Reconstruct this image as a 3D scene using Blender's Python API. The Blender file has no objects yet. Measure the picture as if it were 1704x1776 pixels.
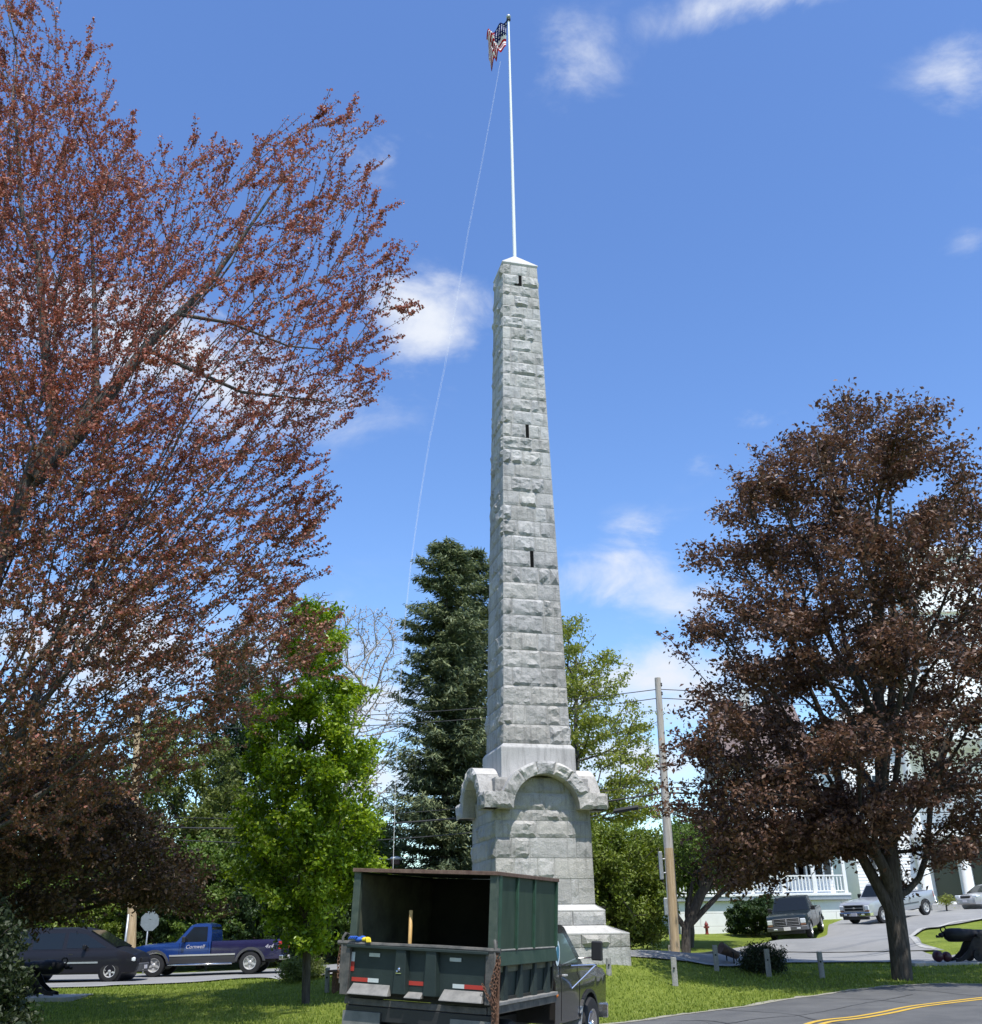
import bpy, bmesh, math, random
import numpy as np
from mathutils import Vector, Matrix, noise

scn = bpy.context.scene
COL = scn.collection
random.seed(7)
RNG = np.random.default_rng(7)
rad = math.radians
PI = math.pi

# ---------------------------------------------------------------- camera
FPX = 1715.0
PITCH = math.atan(724 / FPX)
ROLL = rad(0.75)
CP = Vector((0, 0, 1.7))
_F = Vector((0, math.cos(PITCH), math.sin(PITCH)))
_U0 = Vector((0, -math.sin(PITCH), math.cos(PITCH)))
_R0 = Vector((1, 0, 0))
_U = math.cos(ROLL) * _U0 + math.sin(ROLL) * _R0
_R = math.cos(ROLL) * _R0 - math.sin(ROLL) * _U0
cd = bpy.data.cameras.new('camera')
cam = bpy.data.objects.new('camera', cd)
COL.objects.link(cam)
cd.sensor_fit = 'HORIZONTAL'
cd.sensor_width = 36
cd.lens = 36 * FPX / 1704
cd.clip_end = 5000
m = Matrix((_R, _U, -_F)).transposed().to_4x4()
m.translation = CP
cam.matrix_world = m
scn.camera = cam

# ---------------------------------------------------------------- light
SUN_EL, SUN_AZ = rad(65), rad(19)      # azimuth: degrees to the right of straight behind the camera
to_sun = Vector((math.sin(SUN_AZ) * math.cos(SUN_EL), -math.cos(SUN_AZ) * math.cos(SUN_EL), math.sin(SUN_EL)))
sl = bpy.data.lights.new('sun', 'SUN')
sun = bpy.data.objects.new('sun', sl)
COL.objects.link(sun)
sl.energy = 5.0
sl.angle = rad(0.53)
sl.color = (1.0, 0.965, 0.90)
sun.rotation_euler = to_sun.to_track_quat('Z', 'Y').to_euler()
sun.location = (10, -20, 60)
vs = scn.view_settings
vs.view_transform = 'Standard'
vs.look = 'None'
vs.gamma = 1
vs.exposure = 0.12
vs.use_curve_mapping = False

def raydir(px, py):
    return _F * FPX + _R * (px - 852) + _U * (888 - py)
def atY(px, py, Y):
    d = raydir(px, py)
    return CP + d * (Y / d.y)
def proj(P):
    d = Vector(P) - CP
    k = d.dot(_F)
    return 852 + FPX * d.dot(_R) / k, 888 - FPX * d.dot(_U) / k

world = bpy.data.worlds.new('World')
scn.world = world
world.use_nodes = True
wn, wl = world.node_tree.nodes, world.node_tree.links
wn.clear()
def N(nodes, t, **kw):
    n = nodes.new(t)
    for k, v in kw.items():
        if k.startswith('i_'):
            n.inputs[int(k[2:])].default_value = v
        else:
            setattr(n, k, v)
    return n
def WM(op, a, b=None, c=None, clamp=False):
    n = wn.new('ShaderNodeMath'); n.operation = op; n.use_clamp = clamp
    for i, v in enumerate((a, b, c)):
        if v is None: continue
        if isinstance(v, (int, float)): n.inputs[i].default_value = v
        else: wl.new(v, n.inputs[i])
    return n.outputs[0]
sky = wn.new('ShaderNodeTexSky')
sky.sky_type = 'NISHITA'
sky.sun_disc = False
sky.sun_elevation = SUN_EL
sky.sun_rotation = PI - SUN_AZ
sky.altitude = 200
sky.air_density = 1.0
sky.dust_density = 0.6
sky.ozone_density = 2.5
hs = N(wn, 'ShaderNodeHueSaturation')
hs.inputs['Hue'].default_value = 0.519
hs.inputs['Saturation'].default_value = 1.17
hs.inputs['Value'].default_value = 1.62
tn = N(wn, 'ShaderNodeMix', data_type='RGBA', blend_type='MULTIPLY')
tn.inputs[0].default_value = 1
tn.inputs[7].default_value = (.95, 1.03, .95, 1)
wl.new(sky.outputs[0], tn.inputs[6]); wl.new(tn.outputs[2], hs.inputs['Color'])
tc = wn.new('ShaderNodeTexCoord')
sep = wn.new('ShaderNodeSeparateXYZ')
wl.new(tc.outputs['Generated'], sep.inputs[0])
az = WM('ARCTAN2', sep.outputs[0], sep.outputs[1])
el = WM('ARCSINE', sep.outputs[2])
nz = N(wn, 'ShaderNodeTexNoise')
nz.inputs['Scale'].default_value = 8.5
nz.inputs['Detail'].default_value = 9
nz.inputs['Roughness'].default_value = 0.6
mp = wn.new('ShaderNodeMapping')
mp.inputs['Scale'].default_value = (1, 1, 1.9)
wl.new(tc.outputs['Generated'], mp.inputs[0])
nz.inputs['Distortion'].default_value = .35
wl.new(mp.outputs[0], nz.inputs['Vector'])
nz2 = N(wn, 'ShaderNodeTexNoise')
nz2.inputs['Scale'].default_value = 2.2
nz2.inputs['Detail'].default_value = 4
wl.new(mp.outputs[0], nz2.inputs['Vector'])
# clouds: (px, py, half width, half height, strength) turned into compass direction and height
CLOUDS = [(735, 570, 105, 88, 1.0), (690, 600, 90, 70, .5), (1000, 105, 95, 80, .50), (1340, -15, 230, 50, .80), (1665, 130, 110, 130, .42),
          (1040, 1010, 150, 55, .75), (1150, 1050, 120, 50, .5), (1130, 1190, 330, 75, .95), (620, 1240, 300, 90, .85),
          (230, 620, 330, 110, .95), (1690, 420, 60, 40, .45), (1330, 725, 70, 28, .35), (1210, 805, 80, 32, .35), (1120, 925, 90, 40, .4),
          (660, 250, 80, 70, .42), (1650, 1050, 200, 120, .8), (250, 1120, 350, 120, .9), (930, 1330, 900, 60, .8)]
tot = None
for (px, py, sx, sy, st) in CLOUDS:
    d = raydir(px, py).normalized()
    a0, e0 = math.atan2(d.x, d.y), math.asin(d.z)
    d1 = raydir(px + sx, py).normalized(); d2 = raydir(px, py - sy).normalized()
    sa = abs(math.atan2(d1.x, d1.y) - a0); se = abs(math.asin(d2.z) - e0)
    u = WM('DIVIDE', WM('SUBTRACT', az, a0), sa)
    v = WM('DIVIDE', WM('SUBTRACT', el, e0), se)
    q = WM('ADD', WM('MULTIPLY', u, u), WM('MULTIPLY', v, v))
    g = WM('MULTIPLY', WM('EXPONENT', WM('MULTIPLY', q, -0.9)), st)
    tot = g if tot is None else WM('MAXIMUM', tot, g)
# fair-weather cloud all round, outside the patches seen here
back = WM('MULTIPLY', WM('SUBTRACT', nz2.outputs[0], 0.52), 2.6, clamp=True)
behind = WM('MULTIPLY', WM('SUBTRACT', WM('ABSOLUTE', az), 0.75), 2.0, clamp=True)
tot = WM('MAXIMUM', tot, WM('MULTIPLY', back, behind))
dens = WM('ADD', WM('MULTIPLY', tot, 0.78), WM('MULTIPLY', WM('SUBTRACT', nz.outputs[0], 0.5), 1.85))
mr = N(wn, 'ShaderNodeMapRange', interpolation_type='SMOOTHSTEP')
mr.inputs['From Min'].default_value = 0.12
mr.inputs['From Max'].default_value = 0.95
wl.new(dens, mr.inputs['Value'])
gate = WM('MULTIPLY', tot, 3.0, clamp=True)
cm = WM('MULTIPLY', mr.outputs[0], gate)
cr = N(wn, 'ShaderNodeMix', data_type='RGBA')
wl.new(cm, cr.inputs[0])
wl.new(hs.outputs[0], cr.inputs[6])
cr.inputs[7].default_value = (5.2, 5.5, 6.1, 1)
bg = wn.new('ShaderNodeBackground')
bg.inputs[1].default_value = 0.15
wl.new(cr.outputs[2], bg.inputs[0])
wo = wn.new('ShaderNodeOutputWorld')
wl.new(bg.outputs[0], wo.inputs[0])

# ---------------------------------------------------------------- tagging and mesh helpers
def tag(o, label=None, cat=None, group=None, kind=None):
    if label: o['label'] = label
    if cat: o['category'] = cat
    if group: o['group'] = group
    if kind: o['kind'] = kind
    return o
def empty(name, loc, rz=0, label=None, cat=None, group=None):
    o = bpy.data.objects.new(name, None)
    COL.objects.link(o)
    o.location = loc
    o.rotation_euler = (0, 0, rz)
    o.empty_display_size = 0.2
    return tag(o, label, cat, group)
def copy_tree(o, parent=None):
    c = o.copy(); COL.objects.link(c)
    if parent: c.parent = parent
    for ch in [k for k in bpy.data.objects if k.parent == o]:
        copy_tree(ch, c)
    return c

class MB:
    """collects geometry of ONE part"""
    def __init__(s): s.v = []; s.f = []
    def add(s, vs_, fs):
        b = len(s.v); s.v += [tuple(x) for x in vs_]; s.f += [tuple(i + b for i in f) for f in fs]; return s
    def box(s, a, b, M=None):
        x0, y0, z0 = a; x1, y1, z1 = b
        vs_ = [(x0,y0,z0),(x1,y0,z0),(x1,y1,z0),(x0,y1,z0),(x0,y0,z1),(x1,y0,z1),(x1,y1,z1),(x0,y1,z1)]
        if M: vs_ = [tuple(M @ Vector(q)) for q in vs_]
        return s.add(vs_, [(0,3,2,1),(4,5,6,7),(0,1,5,4),(1,2,6,5),(2,3,7,6),(3,0,4,7)])
    def hexa(s, lo, hi):
        return s.add(list(lo) + list(hi), [(3,2,1,0),(4,5,6,7),(0,1,5,4),(1,2,6,5),(2,3,7,6),(3,0,4,7)])
    def prism(s, pts, vec):
        n = len(pts); vec = Vector(vec)
        a = [Vector(p) for p in pts]; b = [p + vec for p in a]
        return s.add([*a, *b], [tuple(range(n))[::-1], tuple(range(n, 2*n))] + [(i, (i+1)%n, n+(i+1)%n, n+i) for i in range(n)])
    def tube(s, pts, r, n=6, cap=True):
        pts = [Vector(p) for p in pts]
        rs = r if isinstance(r, (list, tuple)) else [r] * len(pts)
        b = len(s.v)
        up = None
        for i, p in enumerate(pts):
            t = (pts[min(i+1, len(pts)-1)] - pts[max(i-1, 0)])
            t = t.normalized() if t.length > 1e-9 else Vector((0,0,1))
            if up is None or abs(t.dot(up)) > .999:
                up = Vector((0,0,1)) if abs(t.z) < .9 else Vector((1,0,0))
            x = t.cross(up).normalized(); y = x.cross(t).normalized(); up = y
            for k in range(n):
                a = 2*PI*k/n
                s.v.append(tuple(p + (x*math.cos(a) + y*math.sin(a)) * rs[i]))
        for i in range(len(pts)-1):
            for k in range(n):
                s.f.append((b+i*n+k, b+i*n+(k+1)%n, b+(i+1)*n+(k+1)%n, b+(i+1)*n+k))
        if cap:
            s.f.append(tuple(b+k for k in range(n))[::-1]); s.f.append(tuple(b+(len(pts)-1)*n+k for k in range(n)))
        return s
    def lathe(s, prof, n=24, axis='Z', M=None, cap=True):
        """prof: (radius, height) pairs"""
        b = len(s.v)
        for (r, h) in prof:
            for k in range(n):
                a = 2*PI*k/n; c, d = r*math.cos(a), r*math.sin(a)
                q = (c, d, h) if axis == 'Z' else ((c, h, d) if axis == 'Y' else (h, c, d))
                if M: q = tuple(M @ Vector(q))
                s.v.append(q)
        for i in range(len(prof)-1):
            for k in range(n):
                s.f.append((b+i*n+k, b+i*n+(k+1)%n, b+(i+1)*n+(k+1)%n, b+(i+1)*n+k))
        if cap: s.f.append(tuple(b+k for k in range(n))[::-1]); s.f.append(tuple(b+(len(prof)-1)*n+k for k in range(n)))
        return s
    def sphere(s, c, r, n=10, sq=(1,1,1)):
        pr = [(max(1e-4, math.sin(PI*i/n))*r, -math.cos(PI*i/n)*r) for i in range(n+1)]
        M = Matrix.Translation(Vector(c)) @ Matrix.Diagonal((*sq, 1))
        return s.lathe(pr, 2*n, 'Z', M)
    def build(s, name, mat, parent=None, smooth=False, sharp=40, bevel=0, recalc=True, origin=None):
        me = bpy.data.meshes.new(name)
        me.from_pydata(s.v, [], s.f)
        if recalc or bevel:
            bm = bmesh.new(); bm.from_mesh(me)
            if bevel:
                bmesh.ops.remove_doubles(bm, verts=bm.verts, dist=1e-5)
                es = [e for e in bm.edges if len(e.link_faces) == 2 and e.calc_face_angle(0) > rad(28)]
                bmesh.ops.bevel(bm, geom=es, offset=bevel, segments=1, affect='EDGES', profile=.5, clamp_overlap=True)
            bmesh.ops.recalc_face_normals(bm, faces=bm.faces)
            if smooth:
                for e in bm.edges:
                    if len(e.link_faces) == 2 and e.calc_face_angle(0) > rad(sharp): e.smooth = False
            bm.to_mesh(me); bm.free()
        if smooth:
            me.polygons.foreach_set('use_smooth', [True]*len(me.polygons))
        if mat: me.materials.append(mat)
        o = bpy.data.objects.new(name, me)
        COL.objects.link(o)
        if origin is not None:
            me.transform(Matrix.Translation(-Vector(origin))); o.location = origin
        if parent: o.parent = parent
        return o

# ---------------------------------------------------------------- materials
def mat_new(name):
    mt = bpy.data.materials.new(name); mt.use_nodes = True
    nt = mt.node_tree; nt.nodes.clear()
    return mt, nt.nodes, nt.links
def mat(name, color, rough=.6, metal=0, var=.0, scale=8, bump=0, bscale=40, spec=.5, coat=0, objvar=0, color2=None, detail=5, stretch=None):
    mt, n, l = mat_new(name)
    out = n.new('ShaderNodeOutputMaterial'); b = n.new('ShaderNodeBsdfPrincipled')
    l.new(b.outputs[0], out.inputs[0])
    b.inputs['Roughness'].default_value = rough; b.inputs['Metallic'].default_value = metal
    b.inputs['Specular IOR Level'].default_value = spec
    b.inputs['Coat Weight'].default_value = coat; b.inputs['Coat Roughness'].default_value = .08
    b.inputs['Base Color'].default_value = (*color, 1)
    tcn = n.new('ShaderNodeTexCoord'); vec = tcn.outputs['Object']
    if stretch:
        mpn = n.new('ShaderNodeMapping'); mpn.inputs['Scale'].default_value = stretch
        l.new(vec, mpn.inputs[0]); vec = mpn.outputs[0]
    src = None
    if var or color2:
        t = n.new('ShaderNodeTexNoise'); t.inputs['Scale'].default_value = scale; t.inputs['Detail'].default_value = detail
        t.inputs['Roughness'].default_value = .65
        l.new(vec, t.inputs['Vector'])
        c2 = color2 or tuple(min(1, c*(1+var)) for c in color)
        c1 = color if color2 else tuple(c*(1-var) for c in color)
        rp = n.new('ShaderNodeValToRGB')
        rp.color_ramp.elements[0].position = .33; rp.color_ramp.elements[1].position = .67
        rp.color_ramp.elements[0].color = (*c1, 1); rp.color_ramp.elements[1].color = (*c2, 1)
        l.new(t.outputs[0], rp.inputs[0]); src = rp.outputs[0]
        l.new(src, b.inputs['Base Color'])
    if objvar:
        oi = n.new('ShaderNodeObjectInfo'); h = n.new('ShaderNodeHueSaturation')
        mrn = n.new('ShaderNodeMapRange'); mrn.inputs['To Min'].default_value = 1-objvar; mrn.inputs['To Max'].default_value = 1+objvar
        l.new(oi.outputs['Random'], mrn.inputs[0]); l.new(mrn.outputs[0], h.inputs['Value'])
        if src: l.new(src, h.inputs['Color'])
        else: h.inputs['Color'].default_value = (*color, 1)
        l.new(h.outputs[0], b.inputs['Base Color'])
    if bump:
        t = n.new('ShaderNodeTexNoise'); t.inputs['Scale'].default_value = bscale; t.inputs['Detail'].default_value = 6
        l.new(vec, t.inputs['Vector'])
        bp = n.new('ShaderNodeBump'); bp.inputs['Strength'].default_value = 1; bp.inputs['Distance'].default_value = bump
        l.new(t.outputs[0], bp.inputs['Height']); l.new(bp.outputs[0], b.inputs['Normal'])
    return mt
def leaf_mat(name, cols, trans=.35, rough=.5):
    mt, n, l = mat_new(name)
    out = n.new('ShaderNodeOutputMaterial')
    at = n.new('ShaderNodeAttribute'); at.attribute_name = 'rnd'
    rp = n.new('ShaderNodeValToRGB'); cr_ = rp.color_ramp
    while len(cr_.elements) < len(cols): cr_.elements.new(.5)
    for i, c in enumerate(cols):
        cr_.elements[i].position = i / (len(cols)-1); cr_.elements[i].color = (*c, 1)
    l.new(at.outputs['Fac'], rp.inputs[0])
    d = n.new('ShaderNodeBsdfPrincipled'); d.inputs['Roughness'].default_value = rough; d.inputs['Specular IOR Level'].default_value = .35
    l.new(rp.outputs[0], d.inputs['Base Color'])
    t = n.new('ShaderNodeBsdfTranslucent')
    g = n.new('ShaderNodeHueSaturation'); g.inputs['Saturation'].default_value = 1.15; g.inputs['Value'].default_value = 1.3
    l.new(rp.outputs[0], g.inputs['Color']); l.new(g.outputs[0], t.inputs[0])
    mx = n.new('ShaderNodeMixShader'); mx.inputs[0].default_value = trans
    l.new(d.outputs[0], mx.inputs[1]); l.new(t.outputs[0], mx.inputs[2]); l.new(mx.outputs[0], out.inputs[0])
    return mt

def granite(name, base, speck=.35, objvar=.1, stain=.25, warm=.5, bump=.012):
    mt, n, l = mat_new(name)
    out = n.new('ShaderNodeOutputMaterial'); b = n.new('ShaderNodeBsdfPrincipled')
    l.new(b.outputs[0], out.inputs[0]); b.inputs['Roughness'].default_value = .85; b.inputs['Specular IOR Level'].default_value = .25
    gm = n.new('ShaderNodeNewGeometry'); vec = gm.outputs['Position']
    def noise_(s, d=5, r=.6, v=vec):
        t = n.new('ShaderNodeTexNoise'); t.inputs['Scale'].default_value = s; t.inputs['Detail'].default_value = d
        t.inputs['Roughness'].default_value = r; l.new(v, t.inputs['Vector']); return t.outputs[0]
    def ramp(src, a, b_, ca, cb):
        r = n.new('ShaderNodeValToRGB'); e = r.color_ramp.elements
        e[0].position = a; e[1].position = b_; e[0].color = (ca, ca, ca, 1); e[1].color = (cb, cb, cb, 1)
        l.new(src, r.inputs[0]); return r.outputs[0]
    def mul(a, b_):
        m_ = n.new('ShaderNodeMix'); m_.data_type = 'RGBA'; m_.blend_type = 'MULTIPLY'; m_.inputs[0].default_value = 1
        l.new(a, m_.inputs[6]); l.new(b_, m_.inputs[7]); return m_.outputs[2]
    sp = ramp(noise_(38, 8, .8), .3, .7, 1-speck, 1+speck*.6)
    big = ramp(noise_(1.1, 4), .35, .7, 1-stain*.5, 1.06)
    mpn = n.new('ShaderNodeMapping'); mpn.inputs['Scale'].default_value = (7, 7, .7); l.new(vec, mpn.inputs[0])
    streak = ramp(noise_(1, 5, .6, mpn.outputs[0]), .5, .68, 1, 1-stain)
    c = mul(mul(sp, big), streak)
    oi = n.new('ShaderNodeObjectInfo')
    w = n.new('ShaderNodeMix'); w.data_type = 'RGBA'
    mw = n.new('ShaderNodeMath'); mw.operation = 'MULTIPLY'; mw.inputs[1].default_value = warm
    mf = n.new('ShaderNodeMath'); mf.operation = 'FRACT'; mm = n.new('ShaderNodeMath'); mm.operation = 'MULTIPLY'; mm.inputs[1].default_value = 7.31
    l.new(oi.outputs['Random'], mm.inputs[0]); l.new(mm.outputs[0], mf.inputs[0]); l.new(mf.outputs[0], mw.inputs[0]); l.new(mw.outputs[0], w.inputs[0])
    w.inputs[6].default_value = (base*1.015, base, base*.98, 1); w.inputs[7].default_value = (base*1.07, base*1.01, base*.90, 1)
    h = n.new('ShaderNodeHueSaturation'); mrn = n.new('ShaderNodeMapRange')
    mrn.inputs['To Min'].default_value = 1-objvar; mrn.inputs['To Max'].default_value = 1+objvar
    l.new(oi.outputs['Random'], mrn.inputs[0]); l.new(mrn.outputs[0], h.inputs['Value'])
    l.new(mul(w.outputs[2], c), h.inputs['Color']); l.new(h.outputs[0], b.inputs['Base Color'])
    bp = n.new('ShaderNodeBump'); bp.inputs['Distance'].default_value = bump; bp.inputs['Strength'].default_value = 1
    l.new(noise_(22, 8, .7), bp.inputs['Height'])
    bq = n.new('ShaderNodeBump'); bq.inputs['Distance'].default_value = bump*2; bq.inputs['Strength'].default_value = 1
    l.new(noise_(5.5, 6, .6), bq.inputs['Height']); l.new(bp.outputs[0], bq.inputs['Normal']); l.new(bq.outputs[0], b.inputs['Normal'])
    return mt

M = dict(
    granite=granite('granite_rock_face', .45, speck=.34, objvar=.14, stain=.30),
    granite_fine=granite('granite_dressed', .47, speck=.2, objvar=.05, stain=.3, bump=.004),
    granite_pale=granite('granite_pale', .52, speck=.2, objvar=.04, stain=.15, bump=.004),
    mortar=mat('mortar', (.46,.455,.43), .9, bump=.004),
    black=mat('black_gap', (.006,.006,.006), .9, spec=.1),
    white_paint=mat('white_paint', (.80,.80,.78), .5, var=.05, scale=3),
    white_siding=mat('white_siding', (.82,.82,.80), .6, var=.04, scale=2),
    pole_paint=mat('pole_white_paint', (.78,.78,.76), .35),
    brass=mat('finial_brass', (.35,.30,.18), .3, metal=.9),
    cable=mat('cable_black', (.03,.03,.03), .6),
    rope=mat('rope', (.75,.75,.72), .8),
    pole_wood=mat('pole_wood', (.36,.25,.13), .85, color2=(.55,.42,.26), scale=3, stretch=(6,6,.35), bump=.01, bscale=12),
    pole_wood_grey=mat('pole_wood_grey', (.36,.33,.29), .85, color2=(.55,.52,.47), scale=3, stretch=(6,6,.35), bump=.01, bscale=12),
    galv=mat('galvanised_steel', (.42,.44,.45), .45, metal=.6, var=.1),
    sign_back=mat('sign_back', (.22,.25,.26), .6, metal=.2, var=.1),
    post_stone=granite('granite_post', .33, speck=.3, objvar=.12, stain=.3, bump=.006),
    iron=mat('cannon_iron', (.010,.010,.013), .6, spec=.25, var=.35, scale=5, bump=.002),
    iron_red=mat('oxide_iron', (.06,.012,.02), .4, var=.3),
    concrete=mat('concrete', (.36,.355,.33), .9, var=.15, scale=6, bump=.003),
    bark=mat('bark_dark', (.035,.028,.022), .95, color2=(.10,.085,.07), scale=4, stretch=(4,4,.8), bump=.03, bscale=9),
    bark_grey=mat('bark_grey', (.045,.04,.036), .95, color2=(.15,.135,.12), scale=4, stretch=(3,3,.8), bump=.02, bscale=10),
    bark_pale=mat('bark_pale', (.30,.27,.23), .9, color2=(.52,.49,.44), scale=4, bump=.01),
    twig_pale=mat('twig_pale', (.16,.14,.12), .9, color2=(.26,.24,.20), scale=5),
    twig=mat('twig_redbrown', (.07,.045,.035), .9, color2=(.13,.09,.07), scale=5),
    asphalt=mat('asphalt_near', (.076,.077,.078), .92, color2=(.125,.124,.12), scale=.9, bump=.006, bscale=60, detail=9),
    asphalt_old=mat('asphalt_old', (.20,.20,.195), .95, color2=(.27,.265,.255), scale=.5, bump=.004, bscale=60, detail=9),
    yellow=mat('yellow_line_paint', (.52,.32,.03), .8, color2=(.62,.40,.06), scale=9, detail=9),
    verge=mat('road_edge_grit', (.19,.18,.13), .95, color2=(.36,.34,.28), scale=5, bump=.01, detail=9),
    rubber=mat('rubber', (.014,.014,.015), .8, var=.3, scale=20),
    chrome=mat('chrome', (.75,.75,.76), .12, metal=1),
    alloy=mat('alloy', (.55,.54,.52), .35, metal=.35),
    glass_dark=mat('window_tint', (.010,.013,.015), .06, spec=.45),
    plastic=mat('black_plastic', (.02,.02,.022), .45),
    plastic_grey=mat('grey_plastic', (.075,.075,.08), .5),
    lamp_red=mat('tail_lamp_red', (.45,.02,.015), .2),
    lamp_amber=mat('lamp_amber', (.75,.20,.02), .2),
    lamp_clear=mat('lamp_clear', (.75,.78,.8), .08, spec=.9),
    plate=mat('number_plate', (.72,.68,.70), .5),
    hydrant=mat('hydrant_red', (.20,.03,.025), .5),
)
# ---------------------------------------------------------------- ground
CTRL = []
def ctrl(px, py, Y): CTRL.append(tuple(atY(px, py, Y)))
for q in [(1094,1656,32),(840,1668,31.0),(1094,1650,35),(800,1655,34.5),(1385,1632,54),(1480,1605,57),(1600,1590,58),(1690,1580,65),
          (1172,1655,40),(1640,1668,38),(1700,1668,38),(1560,1697,30),(1250,1667,42),(1500,1668,42),(270,1697,42),(432,1690,43),
          (193,1706,38),(100,1712,37),(1172,1710,31),(1426,1698,31),(226,1692,46),(1200,1621,62),(1450,1594,66),(531,1742,27.7),
          (300,1708,38),(450,1700,38.5),(1600,1628,47),(1650,1612,52)]:
    ctrl(*q)
RE = [(1120,1776,23.3),(1250,1752,24.0),(1400,1732,26.3),(1500,1720,28.2),(1600,1714,29.0),(1704,1711,29.5)]
YE = [(1410,1776,21.3),(1500,1762,21.9),(1600,1746,23.4),(1704,1734,24.9)]
for q in RE: ctrl(*q)
for q in YE[:3]: ctrl(*q)
CTRL += [(0,0,-.25),(0,14,-.3),(2,19,-.3),(-3,20,-.2),(6,20,-.3),(12,14,-.3),(-12,14,-.2),(-11,26,-.1),(-4,25,-.12),(22,30,.15),(30,28,.2),(20,22,0),(14,17,-.1),(-25,45,0),(-40,60,.6),(-10,60,.8),(0,44,.75),(-5,44,.4),(0,60,1.2),(28,55,2),(40,40,1),
         (30,75,2.8),(15,75,2.3),(60,100,4),(0,110,2),(-60,120,1.5),(0,-60,-.6),(80,0,-.5),(-80,0,-.5),(-80,80,.8),(90,200,5),(-90,200,2),(0,220,3)]
CT = np.array(CTRL)
def hgt(x, y):
    x = np.asarray(x, float); y = np.asarray(y, float)
    d2 = (x[..., None]-CT[:, 0])**2 + (y[..., None]-CT[:, 1])**2
    w = 1.0/(d2 + 2.6)**2
    return (w*CT[:, 2]).sum(-1)/w.sum(-1)
def hz(x, y): return float(hgt(np.array(x), np.array(y)))
def onG(px, py, it=12):
    """where the ray through a picture point meets the ground"""
    d = raydir(px, py); Y = 30.0
    lo, hi = 6.0, 140.0
    for k in range(140):
        Y0 = 6.0 * (140/6.0)**(k/139)
        P = CP + d*(Y0/d.y)
        if P.z < hz(P.x, P.y): hi = Y0; break
        lo = Y0
    for _ in range(24):
        Y = (lo+hi)/2; P = CP + d*(Y/d.y)
        if P.z < hz(P.x, P.y): hi = Y
        else: lo = Y
    P = CP + d*(Y/d.y)
    return Vector((P.x, P.y, hz(P.x, P.y)))

def axis_pts(lo, hi, step, far, grow=1.22):
    a = list(np.arange(lo, hi+1e-6, step)); s = step
    while a[-1] < far: s *= grow; a.append(a[-1]+s)
    s = step
    while a[0] > -far: s *= grow; a.insert(0, a[0]-s)
    return np.array(a)
gx = axis_pts(-34, 40, .6, 900); gy = axis_pts(4, 80, .6, 1200)
X, Y = np.meshgrid(gx, gy)
Z = hgt(X, Y)
nx, ny = len(gx), len(gy)
me = bpy.data.meshes.new('ground')
V = np.stack([X.ravel(), Y.ravel(), Z.ravel()], 1)
me.vertices.add(len(V)); me.vertices.foreach_set('co', V.ravel().astype(np.float32))
ii = (np.arange(ny-1)[:, None]*nx + np.arange(nx-1)[None, :]).ravel()
F4 = np.stack([ii, ii+1, ii+nx+1, ii+nx], 1)
me.loops.add(F4.size); me.loops.foreach_set('vertex_index', F4.ravel().astype(np.int32))
me.polygons.add(len(F4)); me.polygons.foreach_set('loop_start', (np.arange(len(F4))*4).astype(np.int32))
me.polygons.foreach_set('use_smooth', np.ones(len(F4), bool))
me.update(); me.validate()
# lawn material
mt, n, l = mat_new('lawn')
out = n.new('ShaderNodeOutputMaterial'); b = n.new('ShaderNodeBsdfPrincipled'); l.new(b.outputs[0], out.inputs[0])
b.inputs['Roughness'].default_value = .9; b.inputs['Specular IOR Level'].default_value = .1
gm = n.new('ShaderNodeNewGeometry')
def nz_(s, d, r=.6):
    t = n.new('ShaderNodeTexNoise'); t.inputs['Scale'].default_value = s; t.inputs['Detail'].default_value = d; t.inputs['Roughness'].default_value = r
    l.new(gm.outputs['Position'], t.inputs['Vector']); return t.outputs[0]
r1 = n.new('ShaderNodeValToRGB'); e = r1.color_ramp.elements
e[0].position = .3; e[0].color = (.12,.16,.027,1); e[1].position = .72; e[1].color = (.265,.31,.068,1)
e2 = e.new(.5); e2.color = (.19,.24,.042,1)
l.new(nz_(.9, 9, .72), r1.inputs[0])
r2 = n.new('ShaderNodeValToRGB'); e = r2.color_ramp.elements
e[0].position = .35; e[0].color = (.72,.78,.62,1); e[1].position = .65; e[1].color = (1.12,1.06,1.05,1)
l.new(nz_(14, 6, .7), r2.inputs[0])
mx = n.new('ShaderNodeMix'); mx.data_type = 'RGBA'; mx.blend_type = 'MULTIPLY'; mx.inputs[0].default_value = 1
l.new(r1.outputs[0], mx.inputs[6]); l.new(r2.outputs[0], mx.inputs[7])
dry = n.new('ShaderNodeValToRGB'); e = dry.color_ramp.elements
e[0].position = .60; e[0].color = (0,0,0,1); e[1].position = .74; e[1].color = (.55,.55,.55,1)
l.new(nz_(.35, 6, .6), dry.inputs[0])
mx2 = n.new('ShaderNodeMix'); mx2.data_type = 'RGBA'
l.new(dry.outputs[0], mx2.inputs[0]); l.new(mx.outputs[2], mx2.inputs[6]); mx2.inputs[7].default_value = (.22,.21,.085,1)
l.new(mx2.outputs[2], b.inputs['Base Color'])
bp = n.new('ShaderNodeBump'); bp.inputs['Distance'].default_value = .05; l.new(nz_(25, 5, .7), bp.inputs['Height']); l.new(bp.outputs[0], b.inputs['Normal'])
M['lawn'] = mt
me.materials.append(mt)
ground = bpy.data.objects.new('ground', me); COL.objects.link(ground); tag(ground, kind='structure')

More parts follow.
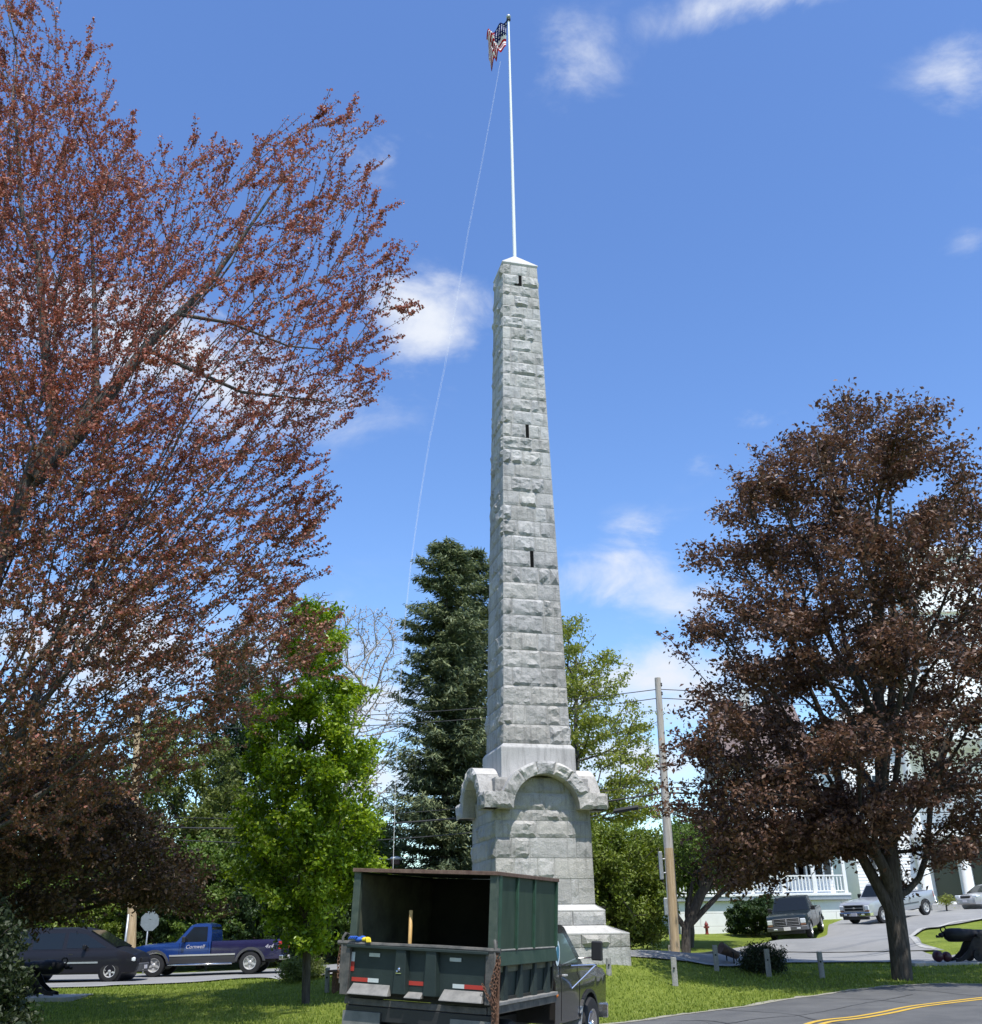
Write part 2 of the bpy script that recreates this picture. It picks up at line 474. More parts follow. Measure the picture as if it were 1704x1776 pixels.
def sheet(name, poly, off, mt_, step=1.0, kind='structure', thick=0, parent=None):
    bm = bmesh.new()
    vs_ = [bm.verts.new((p[0], p[1], 0)) for p in poly]
    f = bm.faces.new(vs_)
    bmesh.ops.triangulate(bm, faces=[f])
    xs = [p[0] for p in poly]; ys = [p[1] for p in poly]
    for ax, (lo, hi) in ((0, (min(xs), max(xs))), (1, (min(ys), max(ys)))):
        k = math.floor(lo/step)+1
        while k*step < hi:
            co = [0,0,0]; no = [0,0,0]; co[ax] = k*step; no[ax] = 1
            bmesh.ops.bisect_plane(bm, geom=bm.verts[:]+bm.edges[:]+bm.faces[:], plane_co=co, plane_no=no)
            k += 1
    vv = np.array([v.co[:] for v in bm.verts]); zz = hgt(vv[:, 0], vv[:, 1]) + off
    for v, z in zip(bm.verts, zz): v.co.z = z
    for f in bm.faces:
        if f.normal.z < 0: f.normal_flip()
    m_ = bpy.data.meshes.new(name); bm.to_mesh(m_); bm.free(); m_.materials.append(mt_)
    o = bpy.data.objects.new(name, m_); COL.objects.link(o)
    if parent: o.parent = parent
    return tag(o, kind=kind)
def catmull(pts, n_=8):
    P = [Vector((p[0], p[1])) for p in pts]; P = [2*P[0]-P[1]] + P + [2*P[-1]-P[-2]]; o = []
    for i in range(1, len(P)-2):
        for k in range(n_):
            t = k/n_; a, b_, c, d = P[i-1], P[i], P[i+1], P[i+2]
            o.append(.5*((2*b_)+(c-a)*t+(2*a-5*b_+4*c-d)*t*t+(3*b_-a-3*c+d)*t**3))
    o.append(P[-2]); return o
def band(name, line, w0, w1, off, mt_, step=1.0, **k):
    """strip beside a line, from offset w0 to w1 (to its right)"""
    L, R_ = [], []
    for i, p in enumerate(line):
        t = (line[min(i+1, len(line)-1)] - line[max(i-1, 0)]).normalized(); nn = Vector((t.y, -t.x))
        a = w0(i) if callable(w0) else w0; b_ = w1(i) if callable(w1) else w1
        L.append(p+nn*a); R_.append(p+nn*b_)
    vs_ = [Vector((p.x, p.y, 0)) for p in L+R_]; n_ = len(L)
    # subdivide across
    mb = MB(); k_ = max(1, int(abs((w1(0) if callable(w1) else w1)-(w0(0) if callable(w0) else w0))/step))
    P = []
    for i in range(n_):
        for j in range(k_+1):
            q = L[i].lerp(R_[i], j/k_); P.append((q.x, q.y))
    A = np.array(P); zz = hgt(A[:, 0], A[:, 1]) + off
    mb.v = [(p[0], p[1], z) for p, z in zip(P, zz)]
    for i in range(n_-1):
        for j in range(k_):
            a = i*(k_+1)+j; mb.f.append((a, a+1, a+k_+2, a+k_+1))
    o = mb.build(name, mt_, recalc=False)
    return tag(o, kind='structure', **k)
# near road: its left edge runs up the photo from the truck and bends right
edge_px = [atY(*q) for q in RE]
edge = [Vector((-9, -30)), Vector((-7.6, -8)), Vector((-6.2, 6)), Vector((-3.6, 14.5)), Vector((-.4, 19.8))] + [Vector((p.x, p.y)) for p in edge_px] + [Vector((18, 29.8)), Vector((26, 29.9)), Vector((40, 29.5)), Vector((90, 28))]
edge = catmull(edge, 14)
ROAD_W = 9.4
band('road', edge, 0, ROAD_W, .030, M['asphalt'])
rw = [random.uniform(.05, .22) + .12*noise.noise(Vector((i*.35, 0, 0))) for i in range(len(edge))]
band('road_shoulder', edge, lambda i: -max(.06, rw[i]), lambda i: .07+.05*noise.noise(Vector((i*.5, 4, 0))), .038, M['verge'])
# double yellow line fitted to its own picture position
yl = [atY(*q) for q in YE]
yl = [Vector((-2.8, -8)), Vector((-1.6, 5)), Vector((1.6, 14)), Vector((4.4, 18.6))] + [Vector((p.x, p.y)) for p in yl] + [Vector((13.5, 25.9)), Vector((18, 26.2)), Vector((40, 25.6))]
yl = catmull(yl, 14)
band('yellow_line', yl, -.14, -.02, .036, M['yellow'])
band('yellow_line', yl, .10, .22, .036, M['yellow'])
# tar-filled cracks
M['tar'] = mat('tar_seam', (.018,.018,.019), .6)
def seam(pts, w):
    q = catmull([Vector(p) for p in pts], 10)
    q = [p + Vector((.05*noise.noise(Vector((i*.6, 1, 3))), .05*noise.noise(Vector((i*.6, 7, 3))))) for i, p in enumerate(q)]
    band('tar_seam', q, -w/2, w/2, .033, M['tar'])
seam([(edge[k].x+1.5+.3*math.sin(k), edge[k].y-1.3) for k in range(52, 110, 6)], .035)
for k in (70, 84, 97, 112):
    p = edge[k]; t_ = (edge[k+1]-edge[k-1]).normalized(); nn_ = Vector((t_.y, -t_.x))
    seam([tuple(p+nn_*.15), tuple(p+nn_*1.6+t_*.3), tuple(p+nn_*3.1-t_*.2), tuple(p+nn_*5.5+t_*.4)], .03)
# street behind the monument
sl_far = [(-60,45.6),(-30,45.2),(-16,45.0),(-6,45.5),(4,45.6),(9,46),(16,46.5),(30,48),(60,52)]
sl_near = [(-60,37.6),(-30,37.4),(-16,37.4),(-6,38.2),(2,40.0),(8,41.8),(14,42.2),(24,42.6),(60,44.5)]
street_n = [onG(px, py) for px, py in ((60,1716),(200,1711),(330,1706),(470,1698),(580,1690))]
near_line = [Vector((-60,36)), Vector((-30,36.6))] + [Vector((p.x, p.y)) for p in street_n] + [Vector((1, 40.6))] + \
            [Vector((p.x, p.y)) for p in [onG(px, py) for px, py in ((1200,1669),(1330,1671),(1480,1671),(1600,1669),(1700,1668))]] + [Vector((60, 46))]
near_line = catmull(near_line, 10)
far_line = catmull([Vector((-60,46.4)), Vector((-30,46)), Vector((-16,46.3)), Vector((-6,47)), Vector((1,47.2))] +
            [Vector((p.x, p.y)) for p in [onG(px, py) for px, py in ((1200,1655),(1330,1652),(1480,1652),(1600,1652),(1700,1652))]] + [Vector((60,55))], 10)
sheet('street', [(p.x, p.y) for p in near_line] + [(p.x, p.y) for p in reversed(far_line)], .05, M['asphalt_old'], .8)
band('street_edge', near_line, -.02, .20, .056, M['concrete'])
# side road where the pick-ups stand
drv = [onG(px, py) for px, py in ((1215,1656),(1330,1638),(1436,1624),(1446,1604),(1520,1588),(1600,1577),(1704,1570),(1790,1566),(1790,1594),(1704,1597),(1640,1608),(1585,1626),(1600,1640),(1640,1652),(1500,1654),(1330,1654))]
sheet('side_road', [(p.x, p.y) for p in drv], .085, M['asphalt_old'], .6)
isl = catmull([Vector((p.x, p.y)) for p in [onG(px, py) for px, py in ((1704,1597),(1640,1608),(1585,1626),(1592,1638),(1625,1650))]], 6)
band('kerb', isl, -.08, .12, .10, M['concrete'])
pth = [onG(px, py) for px, py in ((1215,1653),(1290,1660),(1300,1668),(1215,1664),(1175,1655))]

# grass blades on the lawns in view
def in_poly(x, y, poly):
    c = np.zeros(len(x), bool); n_ = len(poly); j = n_-1
    for i in range(n_):
        xi, yi = poly[i][0], poly[i][1]; xj, yj = poly[j][0], poly[j][1]
        t = ((yi > y) != (yj > y)) & (x < (xj-xi)*(y-yi)/((yj-yi) or 1e-9)+xi)
        c ^= t; j = i
    return c
def mesh_np(name, V, F, mt_, rnd=None, parent=None, origin=None, smooth=False):
    """V (n,3), F (m,k) arrays -> object"""
    me_ = bpy.data.meshes.new(name)
    if origin is not None: V = V - np.array(origin)
    k = F.shape[1]
    me_.vertices.add(len(V)); me_.vertices.foreach_set('co', V.ravel().astype(np.float32))
    me_.loops.add(F.size); me_.loops.foreach_set('vertex_index', F.ravel().astype(np.int32))
    me_.polygons.add(len(F)); me_.polygons.foreach_set('loop_start', (np.arange(len(F))*k).astype(np.int32))
    if smooth: me_.polygons.foreach_set('use_smooth', np.ones(len(F), bool))
    if rnd is not None:
        a = me_.attributes.new('rnd', 'FLOAT', 'FACE'); a.data.foreach_set('value', rnd.astype(np.float32))
    me_.update(calc_edges=True)
    me_.materials.append(mt_)
    o = bpy.data.objects.new(name, me_); COL.objects.link(o)
    if origin is not None and parent is None: o.location = origin
    if parent: o.parent = parent
    return o
M['grass'] = leaf_mat('grass_blades', [(.12,.17,.022),(.22,.28,.042),(.32,.36,.085)], .3)
road_poly = [(p.x, p.y) for p in edge] + [(100, 30), (100,-40), (-9,-40)]
street_poly = [(p.x, p.y) for p in near_line] + [(p.x, p.y) for p in reversed(far_line)]
NB = 150000
yy = 21 + 22*RNG.random(NB)**1.3; xx = (RNG.random(NB)-.5)*1.15*yy
k = ~in_poly(xx, yy, road_poly) & ~in_poly(xx, yy, street_poly)
xx, yy = xx[k], yy[k]; nb = len(xx); zz = hgt(xx, yy)
a = RNG.random(nb)*2*PI; hgt_b = .03+.05*RNG.random(nb)**2; wd = .012+.012*RNG.random(nb)
ln = (RNG.random((nb, 2))-.5)*.06
P0 = np.stack([xx-np.cos(a)*wd, yy-np.sin(a)*wd, zz-.01], 1); P1 = np.stack([xx+np.cos(a)*wd, yy+np.sin(a)*wd, zz-.01], 1)
P2 = np.stack([xx+ln[:, 0], yy+ln[:, 1], zz+hgt_b], 1)
V = np.stack([P0, P1, P2], 1).reshape(-1, 3)
g = mesh_np('grass', V, np.arange(nb*3).reshape(-1, 3), M['grass'], RNG.random(nb))
tag(g, kind='stuff', label='short green lawn grass around the monument', cat='grass')
# ---------------------------------------------------------------- monument
MA = rad(14.5)
MC = Vector((1.1, 33.0, 0.0))
mon = empty('stone_obelisk_monument', MC, MA, 'tall grey granite obelisk monument of rough blocks on an arched pedestal', 'monument')
def fbm(p, o=4):
    return noise.fractal(p, 1.0, 2.1, o)
sides = [Matrix.Rotation(k*PI/2, 4, 'Z') for k in range(4)]    # 0 front(-y) 1 right(+x) 2 back 3 left
def rock_patch(mb, c00, c10, c01, c11, out_n, amp, seed, cell=.085, edge=.07):
    """rough face: c00 bottom-left .. c11 top-right, displaced along out_n, zero at its margins"""
    c00, c10, c01, c11 = map(Vector, (c00, c10, c01, c11))
    W = (c10-c00).length; H = (c01-c00).length
    nu = max(2, int(W/cell)); nv = max(2, int(H/cell)); b = len(mb.v)
    tilt = random.uniform(-.6, .6); tilt2 = random.uniform(-.5, .9)
    for j in range(nv+1):
        for i in range(nu+1):
            u, v = i/nu, j/nv
            if 0 < i < nu: u += random.uniform(-.25, .25)/nu
            if 0 < j < nv: v += random.uniform(-.25, .25)/nv
            p = c00.lerp(c10, u).lerp(c01.lerp(c11, u), v)
            de = min(u*W, (1-u)*W, v*H, (1-v)*H)
            e_ = min(1, de/edge); e_ = e_**.6 if de > 1e-6 else 0
            q = p*3.2 + Vector((seed*3.1, seed*1.7, seed))
            h = .55 + .85*fbm(q) + .25*abs(fbm(q*2.7)) + tilt*(u-.5) - tilt2*(v-.5)
            p = p + out_n*(amp*e_*max(.05, h))
            mb.v.append(tuple(p))
    for j in range(nv):
        for i in range(nu):
            a = b+j*(nu+1)+i
            if (i+j+int(seed*13)) % 2: mb.f += [(a, a+1, a+nu+2), (a, a+nu+2, a+nu+1)]
            else: mb.f += [(a, a+1, a+nu+1), (a+1, a+nu+2, a+nu+1)]
SC = [0]
def ring_block(side, x0, x1, w0, w1, z0, z1, t, amp, endL, endR, cell=.085):
    """one block of a course: x0..x1 given as fractions of the half width, gap 8 mm"""
    R_ = sides[side]; g = .009; SC[0] += 1; sd = SC[0]*.77
    def P(fx, w, dy, z, gx=0): return R_ @ Vector((fx*w+gx, -w+dy, z))
    z0 += g; z1 -= g
    gl = 0 if endL else g; gr = 0 if endR else -g
    A = [P(x0,w0,0,z0,gl), P(x1,w0,0,z0,gr), P(x0,w1,0,z1,gl), P(x1,w1,0,z1,gr)]
    def B(fx, w, z, gx):   # back corners
        return R_ @ Vector((fx*w+gx, -w+t, z))
    Bk = [B(x0,w0,z0,gl), B(x1,w0,z0,gr), B(x0,w1,z1,gl), B(x1,w1,z1,gr)]
    mb = MB(); n_ = R_.to_3x3() @ Vector((0,-1,0)); e1 = R_.to_3x3() @ Vector((1,0,0))
    rock_patch(mb, *A, n_, amp, sd, cell)
    if endR: rock_patch(mb, A[1], Bk[1], A[3], Bk[3], e1, amp, sd+5, cell)
    else: mb.add([A[1], Bk[1], Bk[3], A[3]], [(0,1,2,3)])
    if endL: rock_patch(mb, Bk[0], A[0], Bk[2], A[2], -e1, amp, sd+9, cell)
    else: mb.add([Bk[0], A[0], A[2], Bk[2]], [(0,1,2,3)])
    mb.add([A[0], A[1], Bk[1], Bk[0]], [(3,2,1,0)]); mb.add([A[2], A[3], Bk[3], Bk[2]], [(0,1,2,3)])
    return mb
def put_block(mb, mt_=None, name='stone_block'):
    return mb.build(name, mt_ or M['granite'], mon, recalc=False)
def course(k, w0, w1, z0, z1, splits, amp, slit=None, t=.34, stuff=None, cell=.085):
    """splits: interior joints of the front row as fractions; alternate courses swap which row owns the corner"""
    own = k % 2 == 0
    for s in range(4):
        full = (s % 2 == 0) == own
        lim = 1.0 if full else 1.0 - t/((w0+w1)/2)
        if s == 0: sp = splits
        else:
            sp = [random.uniform(-.35, .35)] if k % 3 else [-.42+random.uniform(-.1,.1), .4+random.uniform(-.1,.1)]
        xs = [-lim] + [x for x in sorted(sp) if abs(x) < lim-.12] + [lim]
        for a, b_ in zip(xs[:-1], xs[1:]):
            am = amp * random.choice((.35, .6, .8, 1, 1.25, 1.5))
            if slit is not None and s == 0:
                sg = .055/w0
                if abs(a-slit) < 1e-6: a += sg
                if abs(b_-slit) < 1e-6: b_ -= sg
            mb = ring_block(s, a, b_, w0, w1, z0, z1, t, am, full and a == -lim, full and b_ == lim, cell if s in (0, 3) else .2)
            if s in (1, 2): stuff_mb.add(mb.v, mb.f) if s == 2 else put_block(mb)
            else: put_block(mb)
stuff_mb = MB()
# stepped base
G0 = 0.976
def frustum_ring(zs, ws): # closed solid through (w,z) levels
    mb = MB()
    for w, z in zip(ws, zs): mb.v += [(-w,-w,z),(w,-w,z),(w,w,z),(-w,w,z)]
    n_ = len(ws)
    mb.f.append((3,2,1,0)); mb.f.append(tuple((n_-1)*4+i for i in range(4)))
    for i in range(n_-1):
        for j in range(4): mb.f.append((i*4+j, i*4+(j+1)%4, (i+1)*4+(j+1)%4, (i+1)*4+j))
    return mb
def slab_course(w, z0, z1, sp, amp, t=.6, k=0):
    course(k, w, w, z0, z1, sp, amp, t=t, cell=.1)
slab_course(2.28, G0-.5, 1.185, [-.45,.18,.62], .02)
slab_course(2.28, 1.185, 1.525, [-.2,.35], .06, k=1)
slab_course(1.76, 1.78, 2.16, [-.5,0.42], .05)
frustum_ring([G0-.6, 1.52, 1.53, 1.775, 2.155, 2.165, 2.36], [2.22, 2.22, 1.7, 1.7, 1.7, 1.4, 1.4]).build('core', M['mortar'], mon)
# weathered pale wash stones (slopes), four segments a side
def wash(w0, z0, w1, z1, z_in, cuts):
    for s in range(4):
        xs = [-1]+cuts+[1]
        for a, b_ in zip(xs[:-1], xs[1:]):
            g = .004
            def P(f, w, z, e=0): return sides[s] @ Vector((f*w + (g if e < 0 else -g), -w, z))
            lo = [P(a,w0,z0,-1), P(b_,w0,z0,1), P(b_,w1-.35,z0,1), P(a,w1-.35,z0,-1)]
            hi = [P(a,w0,z0+.035,-1), P(b_,w0,z0+.035,1), P(b_,w1,z1,1), P(a,w1,z1,-1)]
            mb = MB()
            mb.add([lo[0], lo[1], lo[2], lo[3], hi[0], hi[1], hi[2], hi[3]], [(3,2,1,0),(0,1,5,4),(1,2,6,5),(2,3,7,6),(3,0,4,7)])
            # concave slope in strips
            n_ = 6; b0 = len(mb.v)
            for i in range(n_+1):
                q = i/n_; zz_ = (z0+.035) + (z1-z0-.035)*(q**1.7)
                wv = w0 + (w1-w0)*q
                mb.v += [tuple(P(a,wv,zz_,-1)), tuple(P(b_,wv,zz_,1))]
            for i in range(n_): mb.f.append((b0+2*i, b0+2*i+1, b0+2*i+3, b0+2*i+2))
            mb.build('weathering_stone', M['granite_pale'], mon)
wash(2.285, 1.525, 1.72, 1.79, 1.5, [-.1])
wash(1.765, 2.16, 1.50, 2.375, 2.1, [0.0])
# battered pedestal courses up to behind the arches
pz = [2.365, 3.075, 3.665, 4.245, 4.745, 5.06, 5.55, 6.02]
psp = [[-.75,-.1,.52],[-.62,-.15,.2],[-.3,.62],[-.15,.5],[-.4,.35],[0.05],[-.2,.5]]
for k in range(7):
    course(k+1, 1.535-.012*k/3, 1.535-.012*(k+1)/3, pz[k], pz[k+1], psp[k], .035 if k < 2 else .055, t=.5)
frustum_ring([2.36, 6.02], [1.518, 1.496]).build('core', M['mortar'], mon)
# arched cap: voussoirs, intrados open, kneelers at the corners
CZ = 5.06; RI, RO = 1.05, 1.44; AW = 1.96; AIN = 1.02
va = [0, 20, 52, 77, 103, 128, 160, 180]
for s in range(4):
    for i in range(1, 6):
        a0, a1 = rad(va[i]), rad(va[i+1])
        mb = MB(); g = .005; n_ = 5; SC[0] += 1; amp = random.choice((.03,.06,.08))
        angs = [a0+g/RI + (a1-a0-2*g/RI)*q/n_ for q in range(n_+1)]
        R_ = sides[s]
        def Q(r, a, y): return R_ @ Vector((-r*math.cos(a), y, CZ + r*math.sin(a)*.985))
        for y in (-AW, -AIN):
            for r in (RI, RO):
                for a in angs: mb.v.append(tuple(Q(r, a, y)))
        m_ = n_+1
        fi, fo, bi, bo = 0, m_, 2*m_, 3*m_
        for q in range(n_):
            mb.f.append((fi+q, fi+q+1, bi+q+1, bi+q)); mb.f.append((fo+q, bo+q, bo+q+1, fo+q+1)); mb.f.append((bi+q, bi+q+1, bo+q+1, bo+q))
        for q in (0, n_): mb.f.append((fi+q, bi+q, bo+q, fo+q))
        # rough front
        nr, na = 5, 9; b0 = len(mb.v); nn = R_.to_3x3() @ Vector((0,-1,0))
        for jr in range(nr+1):
            for ja in range(na+1):
                r = RI+(RO-RI)*jr/nr; a = angs[0]+(angs[-1]-angs[0])*ja/na
                p = Q(r, a, -AW); ed = 0 if jr in (0, nr) or ja in (0, na) else 1
                h = .6+.9*fbm(p*4+Vector((SC[0],0,0)))
                mb.v.append(tuple(p + nn*amp*ed*max(.1, h)))
        for jr in range(nr):
            for ja in range(na):
                a_ = b0+jr*(na+1)+ja; mb.f.append((a_, a_+1, a_+na+2, a_+na+1))
        o = mb.build('arch_stone', M['granite_pale'] if i % 2 == 0 and i != 3 else M['granite'], mon)
# lower voussoirs + kneeler merge at each corner into one corner stone
for s in range(4):
    R_ = sides[s]
    # plan square x,y in [0.98..1.96]; inner faces follow the arch curve up to 52 degrees
    mb = MB(); g = .005; SC[0] += 1
    zt0 = .47
    def KP(x, y, z): return R_ @ Vector((x, y, z))
    prof = []
    a52 = rad(51.5)
    for q in range(6):
        a = a52*q/5; prof.append((RI*math.cos(a)+g, CZ + RI*math.sin(a)*.985))
    a = a52; prof.append((RO*math.cos(a)+g, CZ+RO*math.sin(a)*.985))
    prof2 = [(RO*math.cos(rad(36)), CZ+RO*math.sin(rad(36))*.985-.03), (RO*math.cos(rad(20))+.02, CZ+zt0+.02), (AW-.04, CZ+zt0-.02)]
    # wing toward front (extruded in y) and toward side (extruded in x)
    for wing in (0, 1):
        pts = [(x, z) for x, z in prof] + prof2 + [(AW-.0, CZ+zt0-.09), (AW-.02, CZ)]
        mw = MB()
        if wing == 0: mw.prism([KP(x, -AW+.0, z) for x, z in pts], R_.to_3x3() @ Vector((0, AW-1.5, 0)))
        else: mw.prism([KP(AW-.0, -x, z) for x, z in pts], R_.to_3x3() @ Vector((-(AW-1.5), 0, 0)))
        mb.add(mw.v, mw.f)
    # inner fill under the valley
    mb.prism([KP(RI+g, -1.5, CZ), KP(RI+g,-RI-g, CZ), KP(1.5,-RI-g, CZ), KP(1.5, -1.5, CZ)], (0, 0, .75))
    # rough outer faces, slightly proud
    rock_patch(mb, KP(RI+.03,-AW-.004,CZ+.01), KP(AW,-AW-.004,CZ+.01), KP(RO*math.cos(rad(26))-.02,-AW-.004,CZ+zt0), KP(AW-.04,-AW-.004,CZ+zt0), R_.to_3x3() @ Vector((0,-1,0)), .06, SC[0])
    rock_patch(mb, KP(AW+.004,-AW,CZ+.01), KP(AW+.004,-RI-.03,CZ+.01), KP(AW+.004,-AW+.04,CZ+zt0), KP(AW+.004,-RO*math.cos(rad(26))+.02,CZ+zt0), R_.to_3x3() @ Vector((1,0,0)), .06, SC[0]+3)
    mb.build('corner_stone', M['granite'], mon, recalc=False)
frustum_ring([5.5, 6.6], [1.035, 1.035]).build('core', M['mortar'], mon)
# die block with a chamfered top, draughted margins
dz = MB()
mb = frustum_ring([5.6, 6.96, 7.0, 7.125], [1.235, 1.225, 1.22, 1.125])
mb.build('die_block', M['granite_fine'], mon, bevel=.012)
# shaft
NC = 34; Z0, Z1 = 7.13, 25.92; WB, WT = 1.117, .70
def sw(z): return WB + (WT-WB)*(z-Z0)/(Z1-Z0)
zs = [Z0]
hs_ = [1.12 - .26*i/NC + random.uniform(-.05,.05) for i in range(NC)]
tot_ = sum(hs_)
for h in hs_: zs.append(zs[-1] + h/tot_*(Z1-Z0))
fs = {1: [-.6,.45], 2: [.05], 3: [-.2,.45], 4: [0.0,.5]}
def slit_course(py):
    best = min(range(NC), key=lambda k: abs(proj(MC + Matrix.Rotation(MA,4,'Z') @ Vector((0,-sw((zs[k]+zs[k+1])/2),(zs[k]+zs[k+1])/2)))[1]-py))
    return best
slits = {slit_course(492): -.02, slit_course(750): .06, slit_course(966): .05}
for k in range(NC):
    if k in slits: sp = [slits[k]]
    else: sp = [random.choice(([-.45+random.uniform(-.2,.2), .42+random.uniform(-.2,.2)], [random.uniform(-.3,.35)], [random.uniform(-.1,.45)]))][0]
    course(k, sw(zs[k]), sw(zs[k+1]), zs[k], zs[k+1], sp, .063, slit=slits.get(k), t=.30)
    if k in slits:
        w = (sw(zs[k])+sw(zs[k+1]))/2; xx_ = slits[k]*w
        if k == max(slits): MB().box((xx_-.24,-w-.03,zs[k]+.01),(xx_-.05,-w+.1,zs[k]+.10)).build('window_slit', M['black'], mon)
        MB().box((xx_-.065,-w+.004,zs[k]+.0),(xx_+.065,-w+.29,zs[k+1]-.0)).build('window_slit', M['black'], mon)  # flat black colour stands in for the shade inside the slit
for a, b_ in ((0, NC),):
    frustum_ring([Z0-.05, Z1], [WB-.014, WT-.014]).build('core', M['mortar'], mon)
tag(put_block(stuff_mb), kind='stuff')
# pyramid cap
mb = frustum_ring([25.92, 26.0, 26.03, 26.86], [.70, .735, .73, .05])
mb.build('cap_stone', M['granite_pale'], mon)

# flagpole, separate thing standing on the cap
top = MC + Vector((0,0,40.1))
fp = empty('flagpole', MC + Vector((0,0,26.8)), 0, 'slender white flagpole standing on top of the granite obelisk', 'flagpole')
MB().tube([(0,0,0),(0,0,6.5),(0,0,13.25)], [.075,.06,.04], 12).build('pole', M['pole_paint'], fp, smooth=True)
MB().lathe([(.03,13.24),(.09,13.28),(.10,13.36),(.05,13.42)], 12).build('truck_cap', M['plastic'], fp, smooth=True)
MB().sphere((0,0,13.52), .11, 8).build('ball_finial', M['galv'], fp, smooth=True)
# limp flag gathered at the pole top
mtf, n, l = mat_new('flag_cloth')
out = n.new('ShaderNodeOutputMaterial'); at = n.new('ShaderNodeAttribute'); at.attribute_name = 'flagcol'
d = n.new('ShaderNodeBsdfDiffuse'); t = n.new('ShaderNodeBsdfTranslucent'); mx = n.new('ShaderNodeMixShader'); mx.inputs[0].default_value = .12
l.new(at.outputs['Color'], d.inputs[0]); l.new(at.outputs['Color'], t.inputs[0]); l.new(d.outputs[0], mx.inputs[1]); l.new(t.outputs[0], mx.inputs[2]); l.new(mx.outputs[0], out.inputs[0])
nu, nv = 40, 26
ftop = 40.05; vv = []; cols = []; faces = []
for i in range(nu+1):
    for j in range(nv+1):
        u, v = i/nu, j/nv     # u along fly, v down the hoist
        # hoist runs down the pole, the fly droops and swings to the left
        hx = -.06 - 0.10*v
        hzv = ftop - 1.75*v
        dx = -1.0*math.sin(min(1, u*1.05)*1.5)*(1-.35*v) + .10*math.sin(u*7+v*3)*u; dzv = -1.25*u**1.1*(1-.15*v) - .10*math.sin(5*u+v*4)*u
        fold = .24*math.sin(u*19+v*4.5)*(.3+u) + .10*math.sin(v*11+u*3)
        x = hx + dx + .08*math.sin(u*9+v*4)*u; y = -.1+fold + .1*v
        vv.append((x, y, hzv+dzv-.05*u*math.sin(v*6)))
for i in range(nu):
    for j in range(nv):
        a = i*(nv+1)+j; faces.append((a, a+nv+1, a+nv+2, a+1))
        u, v = (i+.5)/nu, (j+.5)/nv; st = int(v*13)
        if u < .4 and st < 7:
            star = (i % 3 == 1 and j % 2 == 1)
            cols.append((.75,.75,.75,1) if star else (.015,.02,.10,1))
        else: cols.append((.36,.02,.03,1) if st % 2 == 0 else (.80,.78,.78,1))
mef = bpy.data.meshes.new('flag'); mef.from_pydata([tuple(Vector(q)-Vector((0,0,ftop))) for q in vv], [], faces)
ca = mef.attributes.new('flagcol', 'FLOAT_COLOR', 'FACE'); ca.data.foreach_set('color', [c for q in cols for c in q])
mef.polygons.foreach_set('use_smooth', [True]*len(mef.polygons)); mef.materials.append(mtf)
fl = bpy.data.objects.new('flag', mef); COL.objects.link(fl); fl.location = MC + Vector((0,0,ftop))
tag(fl, 'red white and blue striped flag hanging limp from the top of the flagpole', 'flag')
# halyard hanging out to the lower left
lp = [(868,106,32.9),(850,205,32.2),(832,300,31.4),(812,400,30.6),(790,530,29.6),(770,640,28.8),(745,760,27.9),(728,865,27.1),(712,980,26.3),(700,1100,25.5),(692,1230,24.7),(686,1360,24),(682,1500,23.3),(680,1600,22.8)]
for q, off in enumerate((0, .05)):
    pts = [atY(px+off*40*(1-abs(i-5)/9), py, Y_) for i, (px, py, Y_) in enumerate(lp)]
    r_ = MB().tube(pts, .0018, 4).build('halyard_rope', M['rope'], None, origin=pts[-1])
    tag(r_, 'thin pale halyard rope sweeping down left from the flag, the %s strand of the pair' % ('outer' if q == 0 else 'inner'), 'rope', 'halyard ropes')
# ---------------------------------------------------------------- vegetation
def poly_dist(px, py, poly):
    d = np.full(len(px), 1e9); n_ = len(poly)
    for i in range(n_):
        ax, ay = poly[i]; bx, by = poly[(i+1) % n_]
        vx, vy = bx-ax, by-ay; L2 = vx*vx+vy*vy+1e-9
        t = np.clip(((px-ax)*vx+(py-ay)*vy)/L2, 0, 1)
        d = np.minimum(d, np.hypot(px-ax-t*vx, py-ay-t*vy))
    return d
def proj_np(P):
    d = P - np.array(CP); k = d @ np.array(_F)
    return 852+FPX*(d @ np.array(_R))/k, 888-FPX*(d @ np.array(_U))/k
def fill(poly, Y0, T, n_, rng, shell=0.0, fuzz=6.0):
    """points inside a crown: its outline as seen from here at distance Y0, half depth T"""
    poly = [tuple(map(float, p)) for p in poly]
    xs = [p[0] for p in poly]; ys = [p[1] for p in poly]
    res = []; tot_n = 0
    dmax = None
    while tot_n < n_:
        px = rng.uniform(min(xs), max(xs), n_*3); py = rng.uniform(min(ys), max(ys), n_*3)
        k = in_poly(px+rng.normal(size=len(px))*fuzz, py+rng.normal(size=len(px))*fuzz, poly); px, py = px[k], py[k]
        dd = poly_dist(px, py, poly)
        if dmax is None: dmax = np.percentile(dd, 97)
        r = np.clip(dd/dmax, 0, 1); ext = T*np.sqrt(1-(1-r)**2)
        u = rng.uniform(-1, 1, len(px))
        if shell: u = np.sign(u)*np.abs(u)**(1-shell)
        yo = u*ext
        D = np.array(_F)*FPX + np.outer(px-852, np.array(_R)) + np.outer(888-py, np.array(_U))
        P = np.array(CP) + D*(Y0/D[:, 1])[:, None]
        P[:, 1] += yo
        qx, qy = proj_np(P)
        k = in_poly(qx+rng.normal(size=len(qx))*fuzz, qy+rng.normal(size=len(qx))*fuzz, poly)
        P = P[k]
        res.append(P); tot_n += len(P)
    P = np.concatenate(res)[:n_]
    return P
